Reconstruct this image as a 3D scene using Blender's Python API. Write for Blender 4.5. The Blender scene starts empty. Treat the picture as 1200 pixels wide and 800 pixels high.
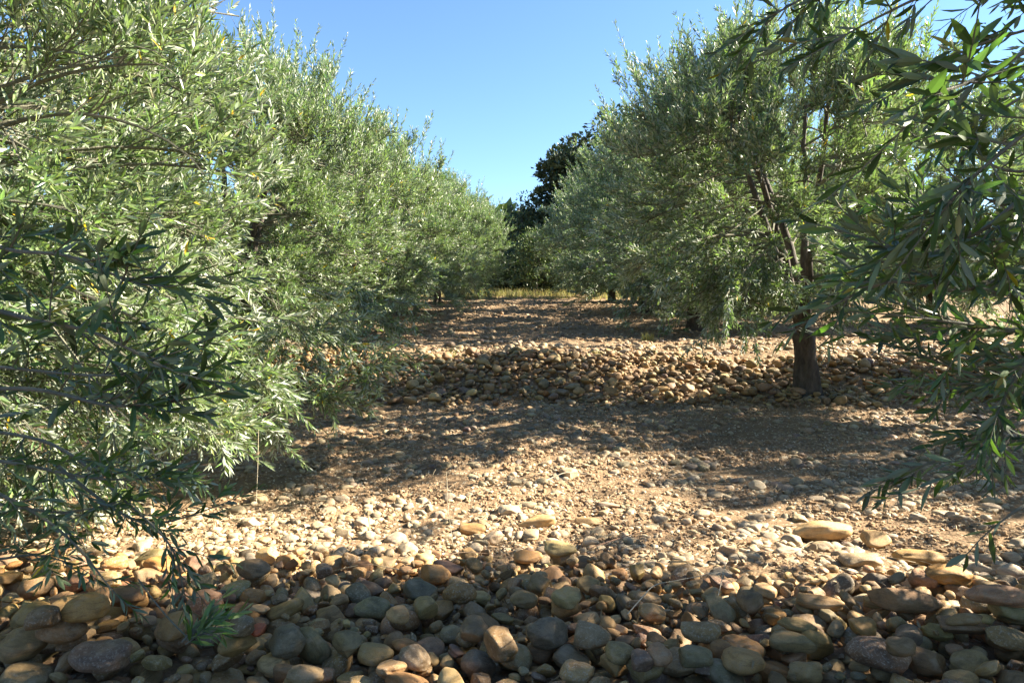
import bpy, math, random
import numpy as np
from mathutils import Vector, Matrix, Euler

# ------------------------------------------------------------------ camera
CAM_Z = 1.25
PITCH = math.atan(50/800)                     # looking slightly down
sc = bpy.context.scene
COL = sc.collection
cd = bpy.data.cameras.new('camera'); cam = bpy.data.objects.new('camera', cd); COL.objects.link(cam)
cam.location = (0, 0, CAM_Z)
cam.rotation_euler = (math.pi/2 - PITCH, 0, 0)
cd.sensor_width = 36; cd.lens = 24; cd.clip_start = 0.05; cd.clip_end = 2000
sc.camera = cam

# ------------------------------------------------------------------ light
SUN_EL, SUN_AZ = 33.0, 77.0                   # azimuth measured from +Y (view direction) towards +X
w = bpy.data.worlds.new('World'); sc.world = w; w.use_nodes = True
wn = w.node_tree.nodes; wl = w.node_tree.links
bg = wn['Background']
sky = wn.new('ShaderNodeTexSky'); sky.sky_type = 'NISHITA'; sky.sun_disc = False
sky.sun_elevation = math.radians(SUN_EL); sky.sun_rotation = math.radians(SUN_AZ)
sky.air_density = 1.0; sky.dust_density = 0.1; sky.ozone_density = 6.0
wl.new(sky.outputs[0], bg.inputs[0]); bg.inputs[1].default_value = 0.05
sl = bpy.data.lights.new('sun', 'SUN'); so = bpy.data.objects.new('sun', sl); COL.objects.link(so)
sl.energy = 5.0; sl.angle = math.radians(0.5); sl.color = (1.0, 0.90, 0.74)
sd = Vector((math.sin(math.radians(SUN_AZ))*math.cos(math.radians(SUN_EL)),
             math.cos(math.radians(SUN_AZ))*math.cos(math.radians(SUN_EL)), math.sin(math.radians(SUN_EL))))
so.rotation_euler = sd.to_track_quat('Z', 'Y').to_euler()
so.location = sd*60
sc.view_settings.view_transform = 'Standard'; sc.view_settings.look = 'None'
sc.view_settings.gamma = 1; sc.view_settings.use_curve_mapping = False
sc.view_settings.exposure = 2.55
sc.render.engine = 'CYCLES'
cy = sc.cycles
cy.max_bounces = 5; cy.diffuse_bounces = 4; cy.glossy_bounces = 2; cy.transmission_bounces = 3; cy.transparent_max_bounces = 4
cy.sample_clamp_indirect = 6

# ------------------------------------------------------------------ numpy helpers
rng = np.random.default_rng(7)
def _hash(ix, iy, iz, s):
    h = (ix.astype(np.int64)*374761393 + iy.astype(np.int64)*668265263 + iz.astype(np.int64)*2147483647 + s*1274126177) & 0xffffffff
    h = ((h ^ (h >> 13))*1274126177) & 0xffffffff
    h = (h ^ (h >> 16)) & 0xffffffff
    h = (h*2246822519) & 0xffffffff
    h = h ^ (h >> 15)
    return (h & 0xffffff)/float(0xffffff)*2 - 1
def noise3(p, s=0):
    p = np.asarray(p, float); i = np.floor(p).astype(np.int64); f = p - i; f = f*f*(3-2*f)
    out = 0
    for dx in (0, 1):
        for dy in (0, 1):
            for dz in (0, 1):
                wgt = (f[..., 0] if dx else 1-f[..., 0])*(f[..., 1] if dy else 1-f[..., 1])*(f[..., 2] if dz else 1-f[..., 2])
                out = out + wgt*_hash(i[..., 0]+dx, i[..., 1]+dy, i[..., 2]+dz, s)
    return out
def noise2(x, y, s=0):
    x = np.asarray(x, float); y = np.asarray(y, float)
    ix = np.floor(x).astype(np.int64); iy = np.floor(y).astype(np.int64)
    fx = x-ix; fy = y-iy; fx = fx*fx*(3-2*fx); fy = fy*fy*(3-2*fy); z = np.zeros_like(ix)
    return ((1-fx)*(1-fy)*_hash(ix, iy, z, s) + fx*(1-fy)*_hash(ix+1, iy, z, s)
            + (1-fx)*fy*_hash(ix, iy+1, z, s) + fx*fy*_hash(ix+1, iy+1, z, s))
def sstep(a, b, x):
    t = np.clip((x-a)/(b-a), 0, 1); return t*t*(3-2*t)
def nrm(v):
    return v/np.maximum(np.linalg.norm(v, axis=-1, keepdims=True), 1e-9)

PY = np.array([-400, -6, 0, 1.2, 2.0, 2.8, 3.4, 4.5, 6.0, 7.0, 7.5, 8.2, 8.7, 9.2, 10.5, 12, 13, 16, 17, 22, 30, 45, 600.])
PZ = np.array([.27, .27, .27, .25, .19, .11, .06, .05, .08, .12, .20, .42, .53, .56, .57, .56, .66, .72, .84, 1.10, 1.34, 1.5, 1.5])
_ys = np.linspace(-10, 60, 7001)
_k = np.exp(-0.5*(np.arange(-40, 41)/16.0)**2); _k /= _k.sum()
_zs = np.convolve(np.pad(np.interp(_ys, PY, PZ), 40, mode='edge'), _k, mode='valid')
def ground_z(x, y):
    """Large shape of the terrain (no crumbs)."""
    x = np.asarray(x, float); y = np.asarray(y, float)
    yy = y + 0.22*noise2(x*0.35, y*0.0+3.3, 5) + 0.07*noise2(x*1.3, y*0+1.1, 6)
    z = np.where((y > -10) & (y < 60), np.interp(yy, _ys, _zs), np.interp(yy, PY, PZ))
    z = z + 0.035*noise2(x*0.8, y*0.8, 1) + 0.018*noise2(x*2.1, y*2.1, 2)
    far = sstep(9.5, 11, y)
    z = z + far*(0.05*noise2(x*0.9, y*2.2, 3) + 0.03*noise2(x*3, y*4, 4))
    return z
def ground_fine(x, y):
    a = 0.45 + 0.55*sstep(-.2, .5, noise2(x*1.2, y*1.5, 17))
    mid = sstep(4.3, 5.2, y)*(1-sstep(7.5, 8.2, y)); a = a*(1+.9*mid)
    n = 0.014*noise2(x*7, y*7, 11) + 0.014*np.abs(noise2(x*19, y*19, 12)) + 0.009*noise2(x*43, y*43, 13)
    far = sstep(9, 12, y)
    return n*a*(1-far*0.2) + far*0.022*noise2(x*5, y*5, 15)

F = 800.0
def ray(u, v):
    d = Vector(((u-600)/F, (400-v)/F, -1.0)); d.rotate(cam.rotation_euler); return d
def at_depth(u, v, dist):
    d = ray(u, v); return np.array(cam.location) + np.array(d)*dist
def at_ground(u, v):
    d = np.array(ray(u, v)); p0 = np.array((0, 0, CAM_Z)); t = np.arange(0.8, 60, 0.01)
    P = p0 + t[:, None]*d; g = ground_z(P[:, 0], P[:, 1]); k = np.argmax(P[:, 2] < g)
    if P[k, 2] >= g[k]: k = len(t)-1
    return P[k], t[k]
_R = np.array(Euler(cam.rotation_euler).to_matrix()).T
def project(P):
    q = (np.asarray(P) - np.array((0, 0, CAM_Z))) @ _R.T
    z = np.maximum(-q[..., 2], 1e-6)
    return 600 + F*q[..., 0]/z, 400 - F*q[..., 1]/z, -q[..., 2]

# ------------------------------------------------------------------ mesh building
def build_mesh(name, verts, faces_list, mats, colors=None, sp=None, mat_idx=None, smooth=False, parent=None, link=True):
    """faces_list: list of (n,k) index arrays; mat_idx: list of slot numbers, one per array."""
    me = bpy.data.meshes.new(name)
    verts = np.asarray(verts, np.float32)
    me.vertices.add(len(verts)); me.vertices.foreach_set('co', verts.ravel())
    loops = np.concatenate([f.ravel() for f in faces_list]).astype(np.int32)
    counts = np.concatenate([np.full(len(f), f.shape[1]) for f in faces_list]).astype(np.int32)
    starts = np.concatenate([[0], np.cumsum(counts)[:-1]]).astype(np.int32)
    me.loops.add(len(loops)); me.loops.foreach_set('vertex_index', loops)
    me.polygons.add(len(counts)); me.polygons.foreach_set('loop_start', starts)
    me.polygons.foreach_set('loop_total', counts)
    me.polygons.foreach_set('use_smooth', np.full(len(counts), smooth, bool))
    for m in mats: me.materials.append(m)
    if mat_idx is not None:
        me.polygons.foreach_set('material_index', np.concatenate([np.full(len(f), i) for f, i in zip(faces_list, mat_idx)]).astype(np.int32))
    me.update(calc_edges=True)
    if colors is not None:
        a = me.attributes.new('tint', 'FLOAT_COLOR', 'POINT')
        c = np.asarray(colors, np.float32)
        if c.shape[1] == 3: c = np.concatenate([c, np.ones((len(c), 1), np.float32)], 1)
        a.data.foreach_set('color', c.ravel())
    if sp is not None:
        a = me.attributes.new('grain', 'FLOAT_VECTOR', 'POINT'); a.data.foreach_set('vector', np.asarray(sp, np.float32).ravel())
    if not link: return me
    o = bpy.data.objects.new(name, me); COL.objects.link(o)
    if parent is not None: o.parent = parent
    return o
def tag(o, label=None, cat=None, group=None, kind=None):
    if label: o['label'] = label
    if cat: o['category'] = cat
    if group: o['group'] = group
    if kind: o['kind'] = kind
    return o
def empty(name, loc, label, cat, group=None):
    o = bpy.data.objects.new(name, None); COL.objects.link(o); o.location = tuple(loc); o.empty_display_size = 0.2
    return tag(o, label, cat, group)

# ------------------------------------------------------------------ materials
def mat(name):
    m = bpy.data.materials.new(name); m.use_nodes = True
    return m, m.node_tree.nodes, m.node_tree.links, m.node_tree.nodes['Principled BSDF']
def add(nodes, kind, **kw):
    n = nodes.new(kind)
    for k, v in kw.items():
        if k.startswith('i_'): n.inputs[k[2:].replace('_', ' ')].default_value = v
        else: setattr(n, k, v)
    return n
def mixc(N, L, fac, a, b, blend='MIX'):
    n = N.new('ShaderNodeMix'); n.data_type = 'RGBA'; n.blend_type = blend
    for sock, val in ((n.inputs[0], fac), (n.inputs[6], a), (n.inputs[7], b)):
        if hasattr(val, 'links'): L.new(val, sock)
        elif isinstance(val, (int, float)): sock.default_value = val
        else: sock.default_value = (*val, 1)
    return n.outputs[2]
def ramp(N, L, src, stops):
    r = N.new('ShaderNodeValToRGB'); L.new(src, r.inputs[0])
    while len(r.color_ramp.elements) < len(stops): r.color_ramp.elements.new(0.5)
    for e, (p, c) in zip(r.color_ramp.elements, stops):
        e.position = p; e.color = (c, c, c, 1) if isinstance(c, (int, float)) else (*c, 1)
    return r.outputs[0]

def soil_material(name, k):
    m, N, L, P = mat(name)
    g = add(N, 'ShaderNodeNewGeometry')
    n1 = add(N, 'ShaderNodeTexNoise', i_Scale=1.3, i_Detail=5.0); L.new(g.outputs['Position'], n1.inputs['Vector'])
    n2 = add(N, 'ShaderNodeTexNoise', i_Scale=38.0, i_Detail=8.0, i_Roughness=0.7); L.new(g.outputs['Position'], n2.inputs['Vector'])
    v = add(N, 'ShaderNodeTexVoronoi', i_Scale=75.0); L.new(g.outputs['Position'], v.inputs['Vector'])
    c = mixc(N, L, ramp(N, L, n1.outputs[0], [(.35, 0), (.65, 1)]), (.125, .078, .042), (.19, .122, .068))
    c = mixc(N, L, ramp(N, L, n2.outputs[0], [(.38, 0), (.62, 1)]), c, (.25, .172, .098))
    c2 = mixc(N, L, ramp(N, L, v.outputs['Color'], [(.82, 0), (.86, 1)]), c, (.44, .37, .26))
    if k != 1.0: c2 = mixc(N, L, 1.0, c2, (k, k*1.02, k*1.05), 'MULTIPLY')
    L.new(c2, P.inputs['Base Color']); P.inputs['Roughness'].default_value = .95
    P.inputs['Specular IOR Level'].default_value = .15
    b1 = add(N, 'ShaderNodeBump', i_Strength=.9, i_Distance=.012); L.new(n2.outputs[0], b1.inputs['Height'])
    b2 = add(N, 'ShaderNodeBump', i_Strength=.6, i_Distance=.006); L.new(v.outputs['Distance'], b2.inputs['Height'])
    L.new(b1.outputs[0], b2.inputs['Normal']); L.new(b2.outputs[0], P.inputs['Normal'])
    return m
def stone_material():
    m, N, L, P = mat('river_stone')
    a = add(N, 'ShaderNodeAttribute', attribute_name='tint'); s = add(N, 'ShaderNodeAttribute', attribute_name='grain')
    n1 = add(N, 'ShaderNodeTexNoise', i_Scale=1.1, i_Detail=6.0, i_Roughness=.62); L.new(s.outputs['Vector'], n1.inputs['Vector'])
    n2 = add(N, 'ShaderNodeTexNoise', i_Scale=7.0, i_Detail=7.0, i_Roughness=.7); L.new(s.outputs['Vector'], n2.inputs['Vector'])
    n3 = add(N, 'ShaderNodeTexNoise', i_Scale=26.0, i_Detail=3.0); L.new(s.outputs['Vector'], n3.inputs['Vector'])
    mp = add(N, 'ShaderNodeMapping'); mp.inputs['Scale'].default_value = (.5, .8, 5.0); L.new(s.outputs['Vector'], mp.inputs[0])
    n4 = add(N, 'ShaderNodeTexNoise', i_Scale=1.4, i_Detail=5.0, i_Distortion=.7); L.new(mp.outputs[0], n4.inputs['Vector'])
    c = mixc(N, L, ramp(N, L, n1.outputs[0], [(.3, .62), (.7, 1.28)]), (0, 0, 0), a.outputs['Color'])
    mul = mixc(N, L, 1.0, a.outputs['Color'], ramp(N, L, n1.outputs[0], [(.3, .6), (.5, .95), (.7, 1.0)]), 'MULTIPLY')
    mul = mixc(N, L, 0.75, mul, ramp(N, L, n4.outputs[0], [(.35, (.62, .58, .55)), (.5, (1, 1, 1)), (.68, (.92, .84, .72))]), 'MULTIPLY')
    mul = mixc(N, L, 0.7, mul, ramp(N, L, n3.outputs[0], [(.36, .55), (.48, 1.0)]), 'MULTIPLY')
    # pale mineral crust and dried mud, in patches, strength by the stone's own value in alpha
    cr = N.new('ShaderNodeMath'); cr.operation = 'MULTIPLY'
    L.new(ramp(N, L, n2.outputs[0], [(.52, 0), (.63, 1)]), cr.inputs[0]); L.new(a.outputs['Alpha'], cr.inputs[1])
    mul = mixc(N, L, cr.outputs[0], mul, (.48, .42, .33))
    md = N.new('ShaderNodeMath'); md.operation = 'MULTIPLY'
    L.new(ramp(N, L, n1.outputs[0], [(.55, 0), (.66, 1)]), md.inputs[0]); md.inputs[1].default_value = .45
    mul = mixc(N, L, md.outputs[0], mul, (.33, .235, .14))
    L.new(mul, P.inputs['Base Color'])
    L.new(ramp(N, L, n2.outputs[0], [(.3, .5), (.7, .85)]), P.inputs['Roughness'])
    P.inputs['Specular IOR Level'].default_value = .38
    b = add(N, 'ShaderNodeBump', i_Strength=.55, i_Distance=.004); L.new(n2.outputs[0], b.inputs['Height'])
    b2 = add(N, 'ShaderNodeBump', i_Strength=.35, i_Distance=.002); L.new(n3.outputs[0], b2.inputs['Height'])
    L.new(b.outputs[0], b2.inputs['Normal']); L.new(b2.outputs[0], P.inputs['Normal'])
    return m
def leaf_material(name, back, transl=.28, rough=.38, spec=.5):
    """two-sided leaf: green gloss above (the tint), pale felt below"""
    m, N, L, P = mat(name)
    a = add(N, 'ShaderNodeAttribute', attribute_name='tint'); g = add(N, 'ShaderNodeNewGeometry')
    bm = N.new('ShaderNodeMath'); bm.operation = 'MULTIPLY'; bm.inputs[0].default_value = .72; L.new(a.outputs['Alpha'], bm.inputs[1])
    backc = mixc(N, L, bm.outputs[0], a.outputs['Color'], back)
    c = mixc(N, L, g.outputs['Backfacing'], a.outputs['Color'], backc)
    L.new(c, P.inputs['Base Color'])
    L.new(ramp(N, L, g.outputs['Backfacing'], [(0, rough), (1, .7)]), P.inputs['Roughness'])
    P.inputs['Specular IOR Level'].default_value = spec
    t = add(N, 'ShaderNodeBsdfTranslucent')
    tc = mixc(N, L, 1.0, a.outputs['Color'], (1.35, 1.65, .75), 'MULTIPLY'); L.new(tc, t.inputs[0])
    mx = N.new('ShaderNodeMixShader'); mx.inputs[0].default_value = transl
    L.new(P.outputs[0], mx.inputs[1]); L.new(t.outputs[0], mx.inputs[2])
    L.new(mx.outputs[0], N['Material Output'].inputs[0])
    return m
def bark_material(name, c1, c2):
    m, N, L, P = mat(name)
    tc = add(N, 'ShaderNodeTexCoord'); mp = add(N, 'ShaderNodeMapping'); mp.inputs['Scale'].default_value = (1, 1, .3)
    L.new(tc.outputs['Object'], mp.inputs[0])
    n = add(N, 'ShaderNodeTexNoise', i_Scale=22.0, i_Detail=8.0, i_Roughness=.7); L.new(mp.outputs[0], n.inputs['Vector'])
    L.new(mixc(N, L, ramp(N, L, n.outputs[0], [(.35, 0), (.65, 1)]), c1, c2), P.inputs['Base Color'])
    P.inputs['Roughness'].default_value = .9
    b = add(N, 'ShaderNodeBump', i_Strength=.9, i_Distance=.02); L.new(n.outputs[0], b.inputs['Height']); L.new(b.outputs[0], P.inputs['Normal'])
    return m
def tint_material(name, rough=.8):
    m, N, L, P = mat(name)
    a = add(N, 'ShaderNodeAttribute', attribute_name='tint')
    n = add(N, 'ShaderNodeTexNoise', i_Scale=60.0, i_Detail=3.0)
    L.new(mixc(N, L, .5, a.outputs['Color'], ramp(N, L, n.outputs[0], [(.3, .6), (.7, 1.2)]), 'MULTIPLY'), P.inputs['Base Color'])
    P.inputs['Roughness'].default_value = rough
    return m
SOIL = soil_material('soil', 1.0); CRUMB = soil_material('sun_tone_crumbs', 1.5); STONE = stone_material()  # clods use a paler soil copy, sunlight put into their colour
OLIVE_LEAF = leaf_material('olive_leaf', (.52, .56, .46), .28, .36, .42)
OAK_LEAF = leaf_material('broad_leaf', (.10, .13, .07), .15, .5, .35)
GRASS = leaf_material('grass_blade', (.25, .25, .1), .3, .6, .2)
BARK = bark_material('olive_bark', (.035, .028, .02), (.12, .10, .08))
TWIG = bark_material('olive_twig', (.10, .10, .065), (.18, .17, .12))
DARK_BARK = bark_material('dark_bark', (.05, .04, .03), (.11, .09, .07))
STRAW = tint_material('straw')

# ------------------------------------------------------------------ ground
def ground():
    def axis(segs):
        out = []
        for a, b, s in segs: out.append(np.arange(a, b, s))
        return np.unique(np.round(np.concatenate(out + [[segs[-1][1]]]), 4))
    xs = axis([(-400, -60, 40), (-60, -14, 3), (-14, -5, .25), (-5, -3.2, .06), (-3.2, 4.2, .02), (4.2, 7, .05), (7, 16, .25), (16, 60, 3), (60, 400, 40)])
    ys = axis([(-400, -40, 40), (-40, -4, 2), (-4, 1, .2), (1, 5.2, .016), (5.2, 9.5, .028), (9.5, 16, .06), (16, 35, .15), (35, 60, 1.5), (60, 600, 45)])
    X, Y = np.meshgrid(xs, ys); Z = ground_z(X, Y) + ground_fine(X, Y)
    nx, ny = len(xs), len(ys)
    V = np.stack([X, Y, Z], -1).reshape(-1, 3)
    i = (np.arange(ny-1)[:, None]*nx + np.arange(nx-1)[None]).ravel()
    fc = np.stack([i, i+1, i+nx+1, i+nx], 1)
    o = build_mesh('ground', V, [fc], [SOIL], smooth=True)
    tag(o, 'brown crumbly orchard soil rising in low terraces', kind='structure')
ground()

# ------------------------------------------------------------------ stones
def icosphere(level):
    t = (1+5**.5)/2
    v = [(-1, t, 0), (1, t, 0), (-1, -t, 0), (1, -t, 0), (0, -1, t), (0, 1, t), (0, -1, -t), (0, 1, -t), (t, 0, -1), (t, 0, 1), (-t, 0, -1), (-t, 0, 1)]
    f = [(0, 11, 5), (0, 5, 1), (0, 1, 7), (0, 7, 10), (0, 10, 11), (1, 5, 9), (5, 11, 4), (11, 10, 2), (10, 7, 6), (7, 1, 8), (3, 9, 4), (3, 4, 2), (3, 2, 6), (3, 6, 8), (3, 8, 9), (4, 9, 5), (2, 4, 11), (6, 2, 10), (8, 6, 7), (9, 8, 1)]
    v = [np.array(a)/np.linalg.norm(a) for a in v]
    for _ in range(level):
        mid = {}; nf = []
        def m(a, b):
            k = (min(a, b), max(a, b))
            if k not in mid:
                p = v[a]+v[b]; v.append(p/np.linalg.norm(p)); mid[k] = len(v)-1
            return mid[k]
        for a, b, c in f:
            ab, bc, ca = m(a, b), m(b, c), m(c, a); nf += [(a, ab, ca), (b, bc, ab), (c, ca, bc), (ab, bc, ca)]
        f = nf
    return np.array(v), np.array(f)
ICO = [icosphere(k) for k in range(4)]
NT = 36
def stone_templates(level):
    V, Fc = ICO[level]; out = []
    for k in range(NT):
        r = np.random.default_rng(100+k)
        p = V.copy(); e = r.uniform(.80, 1.0)
        p = np.sign(p)*np.abs(p)**e; 
        p = p/np.max(np.linalg.norm(p, axis=1))
        off = r.uniform(-50, 50, 3)
        rad = 1 + .27*noise3(V*1.15+off, 3) + .09*noise3(V*2.4+off, 4)
        if level >= 2: rad = rad + .018*noise3(V*6+off, 5)
        p = p*rad[:, None]
        for _ in range(r.integers(1, 6)):                      # worn flat faces
            n = nrm(r.normal(size=3)); c = r.uniform(.52, .86); d = p@n
            over = np.maximum(d-c, 0); p = p - n*(over*.88)[:, None]
        p[:, 0] += .16*r.uniform(-1, 1)*p[:, 1]**2*2           # slight bend
        p -= p.mean(0); p /= np.abs(p).max(0)
        out.append(p)
    return np.array(out)
TPL = [stone_templates(k) for k in range(4)]
CLASSES = [  # colour word, base colour, weight
    ('olive tan', (.25, .195, .105), 26), ('ochre', (.32, .20, .085), 10), ('brown', (.185, .125, .07), 22),
    ('grey', (.21, .18, .135), 8), ('slate grey', (.13, .118, .105), 3), ('cream', (.44, .355, .225), 7),
    ('pinkish', (.28, .18, .13), 5), ('purplish brown', (.155, .105, .092), 6), ('greenish grey', (.19, .18, .115), 3),
    ('sandy', (.33, .25, .145), 12), ('rusty red', (.34, .11, .06), 0)]
CW = np.array([c[2] for c in CLASSES], float); CW /= CW.sum()
CD = {c[0]: c[1] for c in CLASSES}
class Stones:
    def __init__(s): s.c = []; s.M = []; s.col = []; s.cls = []; s.crust = []; s.dim = []; s.label = []; s.zone = []; s.tpl = []
    def put(s, c, M, cls, dim, zone, label=None, crust=None):
        sun_pale = rng.uniform(.2, .8) if zone == 'soil' else rng.uniform(.05, .4) if zone == 'shaded_lane' else rng.uniform(0, .12)  # sunlit-strip stones coloured paler, shaded zones darker, standing in for the light
        s.c.append(c); s.M.append(M); s.cls.append(cls); s.dim.append(dim); s.zone.append(zone); s.label.append(label)
        base = np.array(CLASSES[cls][1])*rng.uniform(.78, 1.22)*(1+rng.normal(0, .04, 3))*(1.03, .97, .84)
        base = base*np.array((1.15, .98, .68)) if zone == 'front' else (base*np.array((1.05, .97, .78)) if zone == 'bank' else base)  # front cobbles coloured warmer to offset the blue skylight in shade
        s.col.append(base*(1-sun_pale) + np.array((.52, .425, .285))*sun_pale); s.crust.append(rng.uniform(0, 1)**2.2*.7 if crust is None else crust*.65); s.tpl.append(rng.integers(NT))
ST = Stones()
def rotm(yaw, tilt_axis, tilt, spin=0):
    cy_, sy_ = math.cos(yaw), math.sin(yaw)
    Rz = np.array([[cy_, -sy_, 0], [sy_, cy_, 0], [0, 0, 1.]])
    T = np.array(Matrix.Rotation(tilt, 3, Vector((math.cos(tilt_axis), math.sin(tilt_axis), 0))))
    return T@Rz
class Heap:
    def __init__(s, x0, x1, y0, y1, res=.01):
        s.x0, s.y0, s.res = x0, y0, res
        s.xs = np.arange(x0, x1, res); s.ys = np.arange(y0, y1, res); s.x1, s.y1 = x1, y1
        X, Y = np.meshgrid(s.xs, s.ys); s.X, s.Y = X, Y
        s.G = ground_z(X, Y); s.H = s.G.copy()
    def prof(s, M):
        Q = np.linalg.inv(M@M.T); ext = np.sqrt(np.diag(M@M.T)); n = np.ceil(ext[:2]/s.res).astype(int)
        dx, dy = np.meshgrid(np.arange(-n[0], n[0]+1)*s.res, np.arange(-n[1], n[1]+1)*s.res)
        b = Q[0, 2]*dx + Q[1, 2]*dy; c = Q[0, 0]*dx*dx + 2*Q[0, 1]*dx*dy + Q[1, 1]*dy*dy - 1
        D = b*b - Q[2, 2]*c; ok = D > 0; r = np.sqrt(np.maximum(D, 0))
        return n, ok, (-b-r)/Q[2, 2], (-b+r)/Q[2, 2]
    def land(s, M, x, y, pr, q=.93):
        n, ok, lo, hi = pr; i = int((y-s.y0)/s.res); j = int((x-s.x0)/s.res)
        if i-n[1] < 0 or j-n[0] < 0 or i+n[1]+1 > s.H.shape[0] or j+n[0]+1 > s.H.shape[1]: return None
        patch = s.H[i-n[1]:i+n[1]+1, j-n[0]:j+n[0]+1]
        v = (patch-lo)[ok]
        if len(v) == 0: return None
        k = int(len(v)*q); k = min(k, len(v)-1)
        return np.partition(v, k)[k], (i, j)
    def commit(s, zc, ij, pr):
        n, ok, lo, hi = pr; i, j = ij
        sl = s.H[i-n[1]:i+n[1]+1, j-n[0]:j+n[0]+1]; sl[ok] = np.maximum(sl[ok], (zc+hi)[ok])
    def drop(s, a, zone, xy=None, tries=7, dens=None, cap=None, tilt=.36, dims=None, yaw=None, cls=None, label=None, crust=None, sink=0., q=.93):
        if dims is None:
            b = a*rng.uniform(.62, .92); c = a*rng.uniform(.38, .68)
            dims = (a, b, min(b, c))
        M = rotm(rng.uniform(0, 6.283) if yaw is None else yaw, rng.uniform(0, 6.283), rng.normal(0, tilt))@np.diag(dims)
        pr = s.prof(M); best = None
        for _ in range(tries if xy is None else 1):
            if xy is None:
                x = rng.uniform(s.x0+.1, s.x1-.1); y = rng.uniform(s.y0+.1, s.y1-.1)
                if dens is not None and rng.uniform() > dens(x, y): continue
            else: x, y = xy
            r = s.land(M, x, y, pr, q)
            if r is None: continue
            zc, ij = r; rise = zc - s.G[ij]
            if best is None or rise < best[0]: best = (rise, x, y, zc, ij)
        if best is None or (cap is not None and best[0] > cap): return False
        rise, x, y, zc, ij = best; zc -= sink
        s.commit(zc, ij, pr)
        ST.put(np.array((x, y, zc)), M, rng.choice(len(CLASSES), p=CW) if cls is None else cls, dims, zone, label, crust)
        return True

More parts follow.
